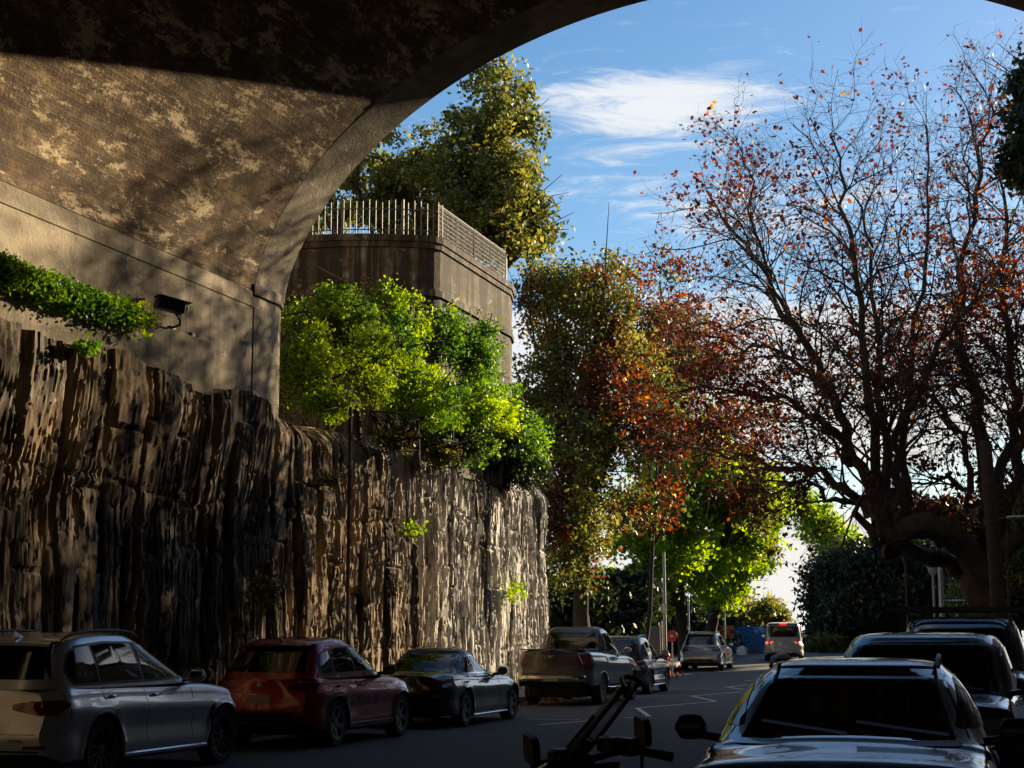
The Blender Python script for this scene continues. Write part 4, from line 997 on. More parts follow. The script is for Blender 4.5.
# ---- right hand row, facing the camera ----
W8 = 1.90
def rightcar(n_c, t_base, ws_y, **k):
    d = dict(rz=math.pi); d.update(k); a = d['rz']; d['loc'] = (n_c+math.sin(a)*ws_y, t_base-math.cos(a)*ws_y, 0); return make_car(d)
grp = 'cars parked along the right kerb'
rightcar(13.50, -6.15, 2.45, rz=math.pi+R(3), name='parked_suv', label='glossy black SUV with curved roof rails, nearest the camera in the right hand row', cat='car', group=grp,
  w=W8, wb=2.8, ro=.95, fo=.9, r=.36, paint='blackp', sill=.25,
  top=[(-.95,1.05),(-.5,1.09),(0,1.08),(1.5,1.05),(2.35,1.04),(2.5,1.0),(3.1,.95),(3.45,.87),(3.7,.74)],
  gh=[(1.03,-.84,2.50,.87),(1.22,-.74,2.02,.80),(1.37,-.62,1.62,.715),(1.45,-.5,1.36,.645),(1.475,-.42,1.22,.61)], drop=(.05,.03), peak=.2, pw=6,
  wins=[([(-.48,1.22),(-.3,1.36),(-.05,1.41)],[(-.48,1.18),(-.4,1.10),(-.02,1.10)]),([(.02,1.42),(.3,1.43),(.80,1.43)],[(.04,1.10),(.4,1.10),(.85,1.11)]),([(.90,1.43),(1.2,1.41),(1.45,1.34),(2.1,1.13)],[(.95,1.11),(1.3,1.11),(1.7,1.12),(2.1,1.12)])],
  ws=(1.462,1.06,.66,.86), rw=(1.44,1.14,.5,.66), seams=[[(.88,1.05),(.9,.7),(.9,.4)]], handles=[(.15,.95),(1.1,.94)], mirror=(1.95,1.10), mirror_m='black', mirror_w=.2, spokes=5, rails=(-.3,1.32), rail_m='black', wipers=True,
  lamps=[('headlamp','clear_lens',[(.5,.82),(.7,.86),(.92,.86)],[(.52,.72),(.7,.70),(.92,.70)],-1)], panels=[('grille','black',.42,.40,.80,.55,-1,.01),('number_plate','plate',.19,.19,.5,.39,-1,.02)])
rightcar(13.5, 0.1, 2.45, name='parked_suv', label='wide dark SUV second from the camera in the right hand row', cat='car', group=grp,
  w=1.96, wb=2.9, ro=1.0, fo=.9, r=.38, paint='navy', sill=.28,
  top=[(-1.0,1.12),(-.5,1.16),(0,1.15),(1.5,1.12),(2.45,1.12),(2.6,1.11),(3.1,1.06),(3.5,.98),(3.8,.82)],
  gh=[(1.10,-.9,2.55,.91),(1.3,-.84,2.20,.87),(1.5,-.76,1.9,.81),(1.62,-.68,1.7,.765),(1.67,-.6,1.55,.73)], drop=(.04,.03), peak=.2, pw=6,
  wins=[([(-.5,1.3),(-.3,1.5),(-.05,1.56)],[(-.5,1.25),(-.4,1.17),(-.02,1.17)]),([(.02,1.57),(.3,1.58),(.85,1.58)],[(.04,1.17),(.4,1.17),(.9,1.17)]),([(.95,1.58),(1.3,1.56),(1.6,1.5),(2.15,1.2)],[(1.0,1.17),(1.3,1.17),(1.7,1.18),(2.15,1.19)])],
  ws=(1.63,1.15,.735,.86), rw=(1.58,1.2,.6,.7), handles=[(.15,1.0),(1.1,1.0)], mirror=(2.05,1.2), mirror_m='blackp', spokes=5, wipers=True,
  lamps=[('headlamp','clear_lens',[(.5,.9),(.7,.95),(.95,.95)],[(.52,.78),(.7,.76),(.95,.76)],-1)], panels=[('grille','black',.5,.48,.90,.6,-1,.01),('number_plate','plate',.19,.19,.5,.39,-1,.02)])
c3, b3, g3, wp3 = rightcar(13.6, 6.3, 2.5, name='four_wheel_drive', label='tall dark four wheel drive with flat roof rack, third in the right hand row', cat='car', group=grp,
  w=1.94, wb=2.85, ro=1.0, fo=.9, r=.40, paint='navy', sill=.35,
  top=[(-1.0,1.25),(-.5,1.28),(0,1.27),(1.5,1.25),(2.45,1.24),(2.6,1.23),(3.1,1.18),(3.5,1.08),(3.75,.9)],
  gh=[(1.22,-.93,2.5,.88),(1.45,-.88,2.25,.84),(1.7,-.82,2.0,.77),(1.84,-.76,1.8,.73),(1.90,-.7,1.65,.70)], drop=(.03,.03), peak=.2, pw=6,
  wins=[([(-.6,1.7),(-.3,1.78),(-.05,1.8)],[(-.6,1.4),(-.4,1.3),(-.02,1.3)]),([(.02,1.8),(.3,1.8),(.85,1.8)],[(.04,1.3),(.4,1.3),(.9,1.3)]),([(.95,1.8),(1.3,1.78),(1.6,1.72),(2.15,1.35)],[(1.0,1.3),(1.3,1.3),(1.7,1.3),(2.15,1.32)])],
  ws=(1.855,1.28,.70,.83), rw=(1.8,1.35,.6,.7), handles=[(.15,1.1)], mirror=(2.1,1.36), mirror_m='black', spokes=5,
  lamps=[('headlamp','clear_lens',[(.55,1.0),(.7,1.04),(.92,1.04)],[(.55,.86),(.7,.84),(.92,.84)],-1)], panels=[('grille','black',.5,.48,1.0,.7,-1,.01)])
rk = MB()
for s in (-1,1): rk.tube([(s*.72,-.75,2.0),(s*.72,1.5,2.0)], .02, 6)
for y_ in np.arange(-.7, 1.5, .22): rk.box(-.98,.98,y_,y_+.12,2.03,2.055,.004)
rk.box(-1.0,1.0,1.48,1.54,2.02,2.09,.01)
for s in (-1,1):
    for y_ in (-.5,.4,1.3): rk.tube([(s*.70,y_,1.92),(s*.72,y_,2.02)], .015, 6)
rk.build('roof_rack', M['black'], c3)
# ================= VEGETATION =================
def leaves(name, P, size, mat, parent=None, loc=None, asp=1.5, upbias=.0, seed=0, local=None):
    """P (n,3) centres -> one mesh of leaf quads folded along the midrib"""
    g_ = np.random.default_rng(seed+len(P)); n = len(P)
    a = g_.normal(size=(n,3)); a /= np.linalg.norm(a, axis=1)[:,None]
    b = g_.normal(size=(n,3)); b[:,2] *= (1-upbias); b -= a*(a*b).sum(1)[:,None]; b /= np.linalg.norm(b, axis=1)[:,None]
    s = size*(.6+.8*g_.random(n))[:,None]
    V = np.stack([P-a*s*asp*.5, P+b*s*.42, P+a*s*asp*.5, P-b*s*.42], 1).reshape(-1,3)
    F = np.arange(n*4).reshape(n,4)
    me = mesh_np(name, V-np.array(local if local is not None else (0,0,0)), F)
    return link(name, me, mat, parent, loc)
class TR:
    """branch builder: thin tubes gathered in arrays"""
    def __init__(s): s.V = []; s.F = []; s.n = 0; s.tips = []
    def tube(s, pts, r0, r1, k):
        pts = np.asarray(pts, float); m = len(pts)
        d = np.gradient(pts, axis=0); d /= np.linalg.norm(d, axis=1)[:,None]+1e-9
        ref = np.array([.31,.17,.94]) if abs(d[0,2]) < .8 else np.array([1,.1,.05])
        u = np.cross(d, ref); u /= np.linalg.norm(u, axis=1)[:,None]+1e-9; v = np.cross(d, u)
        rr = np.linspace(0, 1, m)**.8; rad = (r0+(r1-r0)*rr)[:,None,None]
        if r0 > .12: ph = pts[:,None,:].sum(-1)[...,None]*2.1+(np.arange(k)*2.4)[None,:,None]; rad = rad*(1+.07*np.sin(ph)+.05*np.sin(ph*2.7+1.3))
        a = np.arange(k)*2*np.pi/k
        ring = pts[:,None,:]+rad*(u[:,None,:]*np.cos(a)[None,:,None]+v[:,None,:]*np.sin(a)[None,:,None])
        s.V.append(ring.reshape(-1,3))
        i = np.arange(m-1)[:,None]*k; j = np.arange(k)[None,:]; j2 = (j+1) % k
        s.F.append(np.stack([(i+j), (i+j2), (i+k+j2), (i+k+j)], -1).reshape(-1,4)+s.n); s.n += m*k
    def mesh(s, name, mat, parent, local, loc=None):
        me = mesh_np(name, np.concatenate(s.V)-np.array(local), np.concatenate(s.F), True); return link(name, me, mat, parent, loc)
def curvy(g_, p, d, L, n, wob, grav=0.0):
    pts = [np.array(p, float)]; d = np.array(d, float); d /= np.linalg.norm(d)
    for i in range(n):
        d = d+g_.normal(size=3)*wob; d[2] += grav; d /= np.linalg.norm(d)
        pts.append(pts[-1]+d*L/n)
    return np.array(pts), d
def grow(T, g_, p, d, L, r, lev, maxlev, nch, ang=.7, wob=.16, grav=.03, shrink=.62):
    pts, dend = curvy(g_, p, d, L, 5 if lev < maxlev else 3, wob, grav)
    T.tube(pts, r, r*.45, 6 if lev == 0 else (4 if lev < maxlev else 3))
    if lev >= maxlev:
        T.tips += [pts[-1], pts[-2], pts[1]]; return
    T.tips.append(pts[-1])
    for c in range(nch[lev]):
        u = .25+.75*(c+g_.random())/nch[lev]; i = min(int(u*(len(pts)-1)), len(pts)-2); q = pts[i]+(pts[i+1]-pts[i])*(u*(len(pts)-1)-i)
        dd = pts[i+1]-pts[i]; dd /= np.linalg.norm(dd); o = g_.normal(size=3); o -= dd*(o@dd); o /= np.linalg.norm(o)+1e-9
        a = ang*(.6+.7*g_.random()); nd = dd*math.cos(a)+o*math.sin(a)
        grow(T, g_, q, nd, L*shrink*(.7+.5*g_.random())*(1.1-.3*u), r*.5*(1-.3*u)+.0012, lev+1, maxlev, nch, ang, wob, grav, shrink)
def clumps(g_, blobs, ncl, per, rad, flat=.75):
    """leaf centres: clumps spread through ellipsoid blobs (centre, radii, weight)"""
    out = []; cc = []
    wts = np.array([b[2] for b in blobs], float); wts /= wts.sum()
    for i in range(ncl):
        b = blobs[g_.choice(len(blobs), p=wts)]; v = g_.normal(size=3); v /= np.linalg.norm(v); rr = g_.random()**.42
        c = np.array(b[0])+v*rr*np.array(b[1]); cc.append(c)
        k = int(per*(.5+g_.random())); r_ = rad*(.6+.8*g_.random())
        q = g_.normal(size=(k,3))*r_*.5; q[:,2] *= flat; out.append(c+q)
    return np.concatenate(out), cc
def clump_tree(name, base, blobs, ncl, per, rad, lsize, lmat, bark, r0, label, group=None, cat='tree', seed=1, second=None, trunks=None, limb=True, flat=.75):
    g_ = np.random.default_rng(seed); base = np.array(base, float)
    root = empty(name, tuple(base), 0, label, cat, group)
    P, cc = clumps(g_, blobs, ncl, per, rad, flat)
    T = TR(); ctr = np.mean([b[0] for b in blobs], axis=0)
    fork = base+(ctr-base)*np.array([.35,.35,.45])
    mid = (base+fork)/2+g_.normal(size=3)*.15
    T.tube([base-np.array([0,0,.4]), base+(mid-base)*.5, mid, fork], r0*1.25, r0*.75, 10)
    if limb:
        ends = [c for i, c in enumerate(cc) if i % max(1, len(cc)//60) == 0]
        hubs = [np.array(b[0]) for b in blobs]
        for h in hubs:
            q = fork+(h-fork)*.5+g_.normal(size=3)*.35; T.tube([fork, q, h], r0*.6, r0*.28, 7)
        for e in ends:
            h = min(hubs, key=lambda h: np.linalg.norm(h-e)); s_ = fork+(h-fork)*(.4+.6*g_.random()); m_ = (s_+e)/2+g_.normal(size=3)*.3; m_[2] += .2
            T.tube([s_, m_, e], r0*.22, .02, 5)
            for k in range(3): T.tube([m_+(e-m_)*.4*k, e+g_.normal(size=3)*rad*1.2], .03, .01, 3)
    T.mesh('trunk', M[bark], root, base)
    if second:
        m2, frac = second; 
        # whole clumps change colour together
        nz = vnoise(P[:,0]*.55, P[:,1]*.55, P[:,2]*.55, seed)+.25*g_.random(len(P)); thr = np.quantile(nz, 1-frac); sel = nz > thr
        leaves('crown', P[~sel], lsize, M[lmat], root, local=base, seed=seed); leaves('crown', P[sel], lsize, M[m2], root, local=base, seed=seed+1)
    else: leaves('crown', P, lsize, M[lmat], root, local=base, seed=seed)
    return root
def blob(u, v, Y, ru, rv, ry=None, wgt=1):
    c = px(u, v, Y); s = Y/F_PX
    return (tuple(c), (ru*s, (ry if ry else ru*s), rv*s), wgt)

# --- the big plane tree over the right kerb: limbs measured in the picture, standing 50-56 m away
g_ = np.random.default_rng(11)
pb = px(988, 622, 46); pb.z = .1
pt = empty('plane_tree', tuple(pb), 0, 'huge spreading plane tree on the right kerb with arching limbs and sparse red brown leaves', 'tree')
T = TR()
SCL = 46/52
def limb(pts, r0, r1, k=8, kids=0, L=3.0, lev=0, nch=(6,5,3), ang=.75, start=.3):
    pts = [(a, b, c*SCL) for a, b, c in pts]; r0 *= SCL; r1 *= SCL; L *= SCL
    q = [np.array(px(*p)) for p in pts]
    # smooth through the measured points
    t_ = np.arange(len(q)); tt = np.linspace(0, len(q)-1, (len(q)-1)*4+1)
    Q = np.array(q); S = []
    for x in tt:
        i = min(int(x), len(q)-2); u = x-i; p0 = Q[max(i-1,0)]; p1 = Q[i]; p2 = Q[i+1]; p3 = Q[min(i+2, len(q)-1)]
        S.append(.5*((2*p1)+(-p0+p2)*u+(2*p0-5*p1+4*p2-p3)*u*u+(-p0+3*p1-3*p2+p3)*u**3))
    S = np.array(S)+g_.normal(size=(len(S),3))*(.05 if r1 > .1 else .10)
    T.tube(S, r0, r1, k)
    kids = int(kids*1.3)
    for c in range(kids):
        u = start+(1-start)*(c+g_.random())/kids; x = u*(len(S)-1); i = min(int(x), len(S)-2); p = S[i]+(S[i+1]-S[i])*(x-i)
        dd = S[i+1]-S[i]; dd /= np.linalg.norm(dd); o = g_.normal(size=3); o[2] += .12; o -= dd*(o@dd); o /= np.linalg.norm(o)
        a = ang*(.5+.6*g_.random()); rr = (r0+(r1-r0)*u)*.42
        grow(T, g_, p, dd*math.cos(a)+o*math.sin(a), 1.12*L*(1.15-.45*u)*(.7+.6*g_.random()), max(.013, min(rr, .040)), 0, 2, nch, .95, .22, .004)
    return S
limb([(990,640,52),(988,612,52),(982,585,52),(978,560,52),(985,540,52)], .68, .5, 14)
limb([(984,585,52),(970,556,51.5),(950,537,51),(927,526,50.5),(905,530,50),(893,543,50)], .46, .34, 12)
limb([(980,600,52.5),(960,572,52.3),(935,558,52),(912,552,51),(895,546,50)], .28, .22, 10)
limb([(893,552,50),(885,530,50),(872,500,50),(852,445,50.3),(822,380,51),(785,310,51.5),(745,245,52),(705,195,52)], .32, .03, 9, 24, 3.0)
limb([(893,548,50),(884,520,50),(876,470,49.5),(866,380,49),(855,280,48.5),(842,190,48),(832,130,48)], .26, .02, 8, 24, 2.8)
limb([(893,540,50),(889,500,50.5),(884,440,51),(880,340,52),(868,250,53),(850,180,53.5)], .25, .02, 8, 22, 2.8)
limb([(895,545,50),(893,510,50),(900,440,50),(925,370,50),(962,320,50.5),(992,270,51)], .24, .03, 8, 20, 2.6)
limb([(900,545,50),(905,500,51),(905,420,52),(915,320,53),(932,210,54),(925,120,54)], .20, .02, 8, 22, 2.8)
limb([(880,528,50),(860,503,50.5),(830,482,51),(785,466,52),(730,456,53),(665,442,54)], .20, .03, 8, 15, 2.2)
limb([(884,540,50),(862,515,49.5),(835,495,49),(800,484,48.5),(760,482,48)], .16, .02, 7, 9, 1.6)
limb([(856,455,50.3),(830,425,50),(795,405,49.5),(740,392,49),(670,398,48.5)], .17, .02, 7, 15, 2.2)
limb([(825,385,51),(790,360,51.5),(735,345,52.5),(680,330,53)], .11, .02, 6, 16, 2.2)
limb([(802,340,51.3),(775,290,50.5),(752,230,50),(745,150,49.5)], .10, .02, 6, 16, 2.4)
limb([(985,555,52),(990,520,52.5),(980,440,53),(962,340,53.5),(966,240,54),(984,150,54.5),(992,88,55)], .36, .02, 9, 26, 2.8)
limb([(988,550,52),(1006,505,51.5),(1022,450,51),(1030,380,50.5),(1045,300,50)], .34, .03, 9, 18, 2.8)
limb([(990,545,52),(1003,480,52.5),(1012,400,53),(1004,310,53),(1008,220,53.5),(1000,140,54)], .26, .02, 8, 24, 2.8)
limb([(985,560,52),(1010,545,51),(1045,525,50),(1080,490,49)], .40, .08, 9, 12, 2.8)
limb([(982,520,52.4),(968,494,52),(945,478,52),(920,480,52),(898,492,52)], .13, .02, 7, 12, 1.5)
limb([(975,500,53),(960,440,54),(940,400,55),(900,360,56)], .14, .02, 7, 14, 2.3)
T.mesh('trunk', M['bark_plane'], pt, pb)
tips = np.array(T.tips); print('tips', len(tips), 'branch faces', sum(len(f) for f in T.F))
# leaves stay on in ragged patches
nz = fbm(tips[:,0]*.35, tips[:,2]*.35, tips[:,1]*.2, 2, 5); pr = np.clip((nz-.38)*2.2, .15, .6)
low_ = np.clip(1.0-(tips[:,2]-6)/20, .5, .8)
sel = g_.random(len(tips)) < pr*low_
P = tips[sel]; P = np.repeat(P, 2, 0)+g_.normal(size=(len(P)*2,3))*.12
print('plane leaves', len(P))
leaves('crown', P, .115, M['leaf_rust'], pt, local=pb, asp=1.2)

# --- evergreen fig behind the terrace
clump_tree('fig_tree', (-9.0, 37, 6.3), [blob(470,175,56,55,75,3.5,3), blob(505,115,56,42,48,3,1.5), blob(495,215,55,50,45,3,1.3), blob(400,175,57,60,50,4,2), blob(330,190,58,60,60,4,1.4), blob(440,235,57,60,25,3,1), blob(525,195,55,22,55,2,.8), blob(532,240,57,22,28,2,.6)],
  330, 115, .56, .135, 'leaf_olive', 'bark', .55, 'large evergreen fig tree rising behind the curved terrace wall', seed=3)
# --- mixed trees beyond the end of the cliff
def base_px(u, Y, z=.1):
    q = px(u, 600, Y); return (q.x, q.y, z+max(0, gz(q.y)))
clump_tree('street_tree', base_px(583,62), [blob(565,335,62,48,65,3,2), blob(540,400,62,28,50,2.5,1.2), blob(545,290,62,25,25,2,.5), blob(600,295,62,44,45,3,1.2), blob(625,400,61,60,70,3,2), blob(570,460,60,45,75,3,2), blob(640,330,63,40,50,3,.8), blob(562,540,61,38,60,2.5,1.6), blob(600,520,61,30,40,2.5,.5)],
  600, 80, .66, .115, 'leaf_olive', 'bark', .34, 'tall street tree with mixed green and rusty leaves just past the end of the cliff', 'trees along the left footpath', seed=4, second=('leaf_autumn', .33))
clump_tree('street_tree', base_px(641,69), [blob(665,345,67,55,50,3,1.2), blob(700,365,67,55,45,3,1.2), blob(650,420,66,55,50,3,1.3), blob(725,425,66,60,30,3,1), blob(640,500,66,42,36,3,.8), blob(660,280,67,50,30,3,.4)],
  360, 48, .70, .125, 'leaf_rust', 'bark', .10, 'street tree with thin rust red leaves in front of the bright green trees', 'trees along the left footpath', seed=5, second=('leaf_mix', .35))
clump_tree('street_tree', base_px(685,83), [blob(655,525,79,52,55,3,2), blob(690,465,79,55,42,3,1.8), blob(640,590,82,40,30,2.5,.9), blob(695,560,82,32,30,2.5,.8)],
  360, 70, .6, .18, 'leaf_bright', 'bark', .33, 'bright yellow green tree with a leaning trunk, left of the pair above the silver SUV', 'trees along the left footpath', seed=6)
clump_tree('street_tree', base_px(706,86), [blob(735,490,81,52,42,3,1.8), blob(742,545,86,40,36,3,1.3), blob(755,505,87,30,32,2.5,.8), blob(720,585,86,22,22,2,.5)],
  360, 65, .6, .18, 'leaf_bright', 'bark', .33, 'bright yellow green tree with a dark trunk, right of the pair above the silver SUV', 'trees along the left footpath', seed=7, second=('leaf_olive', .3))
clump_tree('small_tree', base_px(885,112,-.4), [blob(815,522,112,22,22,2.5,1), blob(842,545,112,22,16,2.5,1), blob(795,500,112,20,14,2.5,.7)],
  110, 60, .7, .2, 'leaf_bright', 'bark', .22, 'light green tree peeping out between the plane tree and the dark bushy tree', seed=8)
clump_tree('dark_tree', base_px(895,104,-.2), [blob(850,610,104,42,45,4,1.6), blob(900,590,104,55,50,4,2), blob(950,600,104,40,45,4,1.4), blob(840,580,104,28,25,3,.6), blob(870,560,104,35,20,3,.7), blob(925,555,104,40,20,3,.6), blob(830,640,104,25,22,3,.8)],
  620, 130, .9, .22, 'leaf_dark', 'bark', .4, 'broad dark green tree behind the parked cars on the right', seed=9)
clump_tree('dark_tree', base_px(1015,80,-.2), [blob(1010,570,80,40,55,3.5,1.5), blob(1045,540,80,50,70,3.5,1.5), blob(985,600,81,30,35,3,1)],
  260, 110, .8, .2, 'leaf_olive', 'bark', .35, 'olive green tree behind the thick trunk at the right edge', seed=10)
clump_tree('dark_tree', base_px(960,92,-.2), [blob(925,515,92,35,18,3,1), blob(965,520,92,35,16,3,1)],
  90, 50, .6, .25, 'leaf_rust', 'bark', .25, 'reddish leafy treetop showing above the arching limb', seed=12, second=('leaf_dark', .4))
# evergreen whose outer twigs hang into the top right corner
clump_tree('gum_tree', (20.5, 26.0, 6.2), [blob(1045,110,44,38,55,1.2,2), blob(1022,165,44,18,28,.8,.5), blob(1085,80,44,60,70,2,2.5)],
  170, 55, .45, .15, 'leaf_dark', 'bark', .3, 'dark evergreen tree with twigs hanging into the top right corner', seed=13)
# bare pale tree far off
T = TR(); g_ = np.random.default_rng(21); b0 = np.array(base_px(752,150,-3.6))
for k in range(9): grow(T, g_, b0+np.array([0,0,1.5]), (g_.normal()*.55, g_.normal()*.4, 1), 4.6, .10, 0, 2, (6,5,4), .7, .12, .02)
T.tube([b0-np.array([0,0,1]), b0+np.array([0,0,1.6])], .2, .15, 8)
bt = empty('bare_tree', tuple(b0), 0, 'small pale bare tree far away against the bright sky', 'tree'); T.mesh('trunk', M['bark_pale'], bt, b0)
tp = np.array(T.tips); leaves('crown', tp[g_.random(len(tp)) < .3], .2, M['leaf_yellow'], bt, local=b0)
# background shrubbery
def shrub(name, blobs, ncl, per, rad, ls, mat, label, seed, second=None, group=None, z=None, cat='bush'):
    b = np.mean([x[0] for x in blobs], axis=0); zz = min(x[0][2]-x[1][2] for x in blobs) if z is None else z
    return clump_tree(name, (b[0], b[1], zz), blobs, ncl, per, rad, ls, mat, 'bark', .07, label, group, cat, seed, second)
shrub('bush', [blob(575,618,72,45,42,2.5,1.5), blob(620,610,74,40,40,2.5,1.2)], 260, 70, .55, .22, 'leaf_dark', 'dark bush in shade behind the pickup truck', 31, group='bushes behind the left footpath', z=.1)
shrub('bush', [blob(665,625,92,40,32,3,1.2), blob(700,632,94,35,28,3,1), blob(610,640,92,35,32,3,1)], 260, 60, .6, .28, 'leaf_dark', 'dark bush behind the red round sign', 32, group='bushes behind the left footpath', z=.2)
shrub('bush', [blob(745,612,112,32,18,3,1.2), blob(722,615,110,20,22,3,1), blob(770,618,114,18,12,2,.6)], 160, 75, .6, .22, 'leaf_olive', 'dull green bush above the blue hoarding', 33, group='bushes behind the left footpath', z=-1)
shrub('bush', [blob(828,646,98,12,12,2,1), blob(814,652,100,8,9,2,.6)], 60, 60, .4, .18, 'leaf_mix', 'small brownish green bush low down at the left foot of the dark tree', 34, z=-.5)
# shrubs on top of the cliff
def cliffshrub(bl, n, per, rad, ls, m_, lb, sd, second=None):
    return shrub('cliff_shrub', bl, n, per, rad, ls, m_, lb, sd, second, 'shrubs growing on the cliff top', z=6.3)
def cb(u, v, x, ru, rv, rx, wgt=1):
    """blob on the cliff top at street offset x"""
    X0 = u-512; d = (X0, F_PX*ct-(384-v)*st); 
    # intersect with plane x = const
    s = (x-CAM.x)/((d[0]/d[1])*AY+AX); c = px(u, v, s); k = s/F_PX
    return (tuple(c), (rx, ru*k/.62, rv*k), wgt)
cliffshrub([cb(330,315,-.6,34,30,1.0,1.6), cb(355,360,-.1,38,42,1.0,2), cb(310,365,-.3,22,45,.8,1), cb(385,310,-.9,18,28,.7,.7), cb(395,355,-.1,26,40,.9,1.6), cb(405,320,-.4,22,30,.9,.9), cb(325,405,.2,35,12,.5,.5)], 330, 100, .27, .065, 'leaf_yellow', 'yellow green feathery shrub on the cliff top right beside the bridge pier', 41, ('leaf_green', .25))
cliffshrub([cb(425,335,-.6,28,38,1.0,1.5), cb(460,350,-.4,36,42,1.1,1.8), cb(425,400,.1,38,38,1.0,1.6), cb(480,410,.1,45,40,1.1,1.8)], 420, 100, .28, .068, 'leaf_green', 'lush mid green shrub spilling over the cliff below the terrace corner', 42, ('leaf_bright', .3))
cliffshrub([cb(505,440,.2,34,36,1.1,1.5), cb(520,465,.3,24,22,.9,1), cb(470,445,.3,30,22,.8,.8)], 240, 95, .28, .07, 'leaf_dark', 'dark green shrub hanging over the far end of the cliff', 43, ('leaf_green', .55))
cliffshrub([cb(437,450,.45,28,12,.4,1), cb(395,440,.5,22,12,.3,.7)], 60, 45, .2, .08, 'leaf_mix', 'small brownish trailing plant on the cliff edge under the green shrubs', 44)
# ivy trailing along the ledge
def ivy():
    root = empty('ivy', (.3, 5, 7.1), 0, 'green ivy trailing along the concrete ledge under the vault', 'plant'); g_ = np.random.default_rng(51); out = []; T = TR()
    for k in range(330):
        y = 1.5+g_.random()*5.8; fade = 1 if y < 7.2 else .5; L = (.10+.30*g_.random()**1.5)*fade
        x0 = .17+.12*g_.random(); n_ = int(90*fade)
        z0_ = 7.08+.12*g_.random()*fade; t_ = g_.random(n_)
        out.append(np.stack([x0+.14*np.sin(t_*3)+g_.normal(size=n_)*.07, y+g_.normal(size=n_)*.12, z0_-t_*L+g_.normal(size=n_)*.05], 1))
        T.tube([(.2,y,7.1),(x0+.05,y,z0_),(x0+.08,y+.05,z0_-L*.9)], .006, .003, 3)
    out2 = np.concatenate(out)
    T.mesh('stem', M['bark'], root, (.3,5,7.1)); leaves('crown', out2, .05, M['leaf_green'], root, local=(.3,5,7.1), asp=1.3)
ivy()
def tuft(u, v, x, r, n, m_, lb, sd):
    b = cb(u, v, x, r, r*.8, .2)
    c = np.array(b[0]); g_ = np.random.default_rng(sd); P = c+g_.normal(size=(n,3))*np.array([.12, b[1][1]*.55, b[1][2]*.6])
    root = empty('small_plant', tuple(c), 0, lb, 'plant', 'small plants rooted in the cliff'); T = TR()
    for k in range(12): T.tube([c-np.array([.3,0,.1]), c+g_.normal(size=3)*.15], .008, .004, 3)
    T.mesh('stem', M['bark'], root, c); leaves('crown', P, .075, M[m_], root, local=c, seed=sd)
tuft(140,318,.35,15,320,'leaf_bright','leafy sprig at the end of the ivy next to the wall lamp',61); tuft(88,348,.5,9,150,'leaf_green','small green tuft at the left on the cliff top',62)
tuft(265,590,.5,16,420,'leaf_mix','moss like plant low on the cliff above the red SUV',64); tuft(413,530,.5,8,160,'leaf_yellow','tiny yellow plant halfway up the cliff right of the drain pipe',65); tuft(515,590,.4,14,260,'leaf_yellow','yellow green weed low on the pale end of the cliff',66)
tuft(330,480,.45,9,160,'leaf_mix','small weed beside the drain pipe high on the cliff',67)

# ================= STREET FURNITURE =================
def at_px(u, Y, z=None):
    q = px(u, 640, Y); return Vector((q.x, q.y, (gz(q.y)+.13) if z is None else z))
# wall lamp on a bracket, by the ledge
fx = empty('security_floodlight', (.02, 9.35, 7.2), 0, 'boxy floodlight camera on a bent bracket fixed to the abutment wall', 'camera')
def offx(o, v): o.matrix_parent_inverse = Matrix.Translation(-Vector(v)); return o
FX = (.02, 9.35, 7.2)
# placed beside the wall so that its shade falls on the concrete behind it
mb = MB(); Mx = Matrix.Translation((.36, 8.6, 7.42)) @ Matrix.Scale(.85, 4) @ Matrix.Rotation(R(-28), 4, 'Z') @ Matrix.Rotation(R(-8), 4, 'X') @ Matrix.Rotation(R(-8), 4, 'Z')
mb.box(-.12,.12,-.36,.26,-.12,.12,.02,Mx); mb.box(-.15,.15,-.38,.36,.12,.145,.008,Mx); offx(mb.build('housing', M['black'], fx, 30), FX)
mb = MB(); mb.lathe([(.085,0),(.085,.05),(.07,.055),(0,.04)], 20, Mx @ Matrix.Translation((0,.255,0)) @ Matrix.Rotation(R(-90), 4, 'X')); offx(mb.build('lens', M['chrome'], fx, 30), FX)
mb = MB(); mb.tube([(.10,9.05,7.12),(.30,9.0,7.16),(.38,8.85,7.22),(.36,8.65,7.36)], .022, 8); mb.tube([(.36,8.9,7.20),(.36,8.88,7.30),(.36,8.78,7.38)], .018, 8); mb.box(.06,.14,8.95,9.15,7.09,7.15,.01); offx(mb.build('bracket', M['black'], fx, 40), FX)
jb = MB(); jb.box(.04,.14,9.75,9.87,7.09,7.17,.01); tag(jb.build('junction_box', M['fence_metal']), 'tiny pale junction box on the ledge beside the floodlight', 'box')
# lamp posts and poles at the right
def lamp_post(u, Y, h, r, label, head=True, mat='paint_pole', group='slim posts behind the right hand cars'):
    b = at_px(u, Y); rt = empty('street_lamp' if head else 'post', tuple(b), 0, label, 'street lamp' if head else 'post', group)
    mb = MB(); mb.tube([(0,0,-.2),(0,0,.6),(0,0,h)], [r*1.25,r,r*.8], 10); mb.build('pole', M[mat], rt, 50)
    if head:
        mb = MB(); mb.lathe([(.05,h-.02),(.16,h+.12),(.2,h+.3),(.14,h+.36)], 16); mb.build('lamp_shade', M['clear_lens'], rt, 50)
        mb = MB(); mb.lathe([(.26,h+.34),(.2,h+.42),(.05,h+.5),(0,h+.52)], 16); mb.build('cap', M['black'], rt, 50)
    else:
        mb = MB(); mb.lathe([(r*.95,h-.01),(r*.9,h+.05),(0,h+.09)], 12); mb.build('cap', M[mat], rt, 50)
    return rt
lamp_post(935.5, 62, 3.75, .055, 'slim lamp post with a small lantern head, left of the plain post')
lamp_post(943, 60, 4.2, .11, 'plain pale steel post beside the slim lantern post', False)
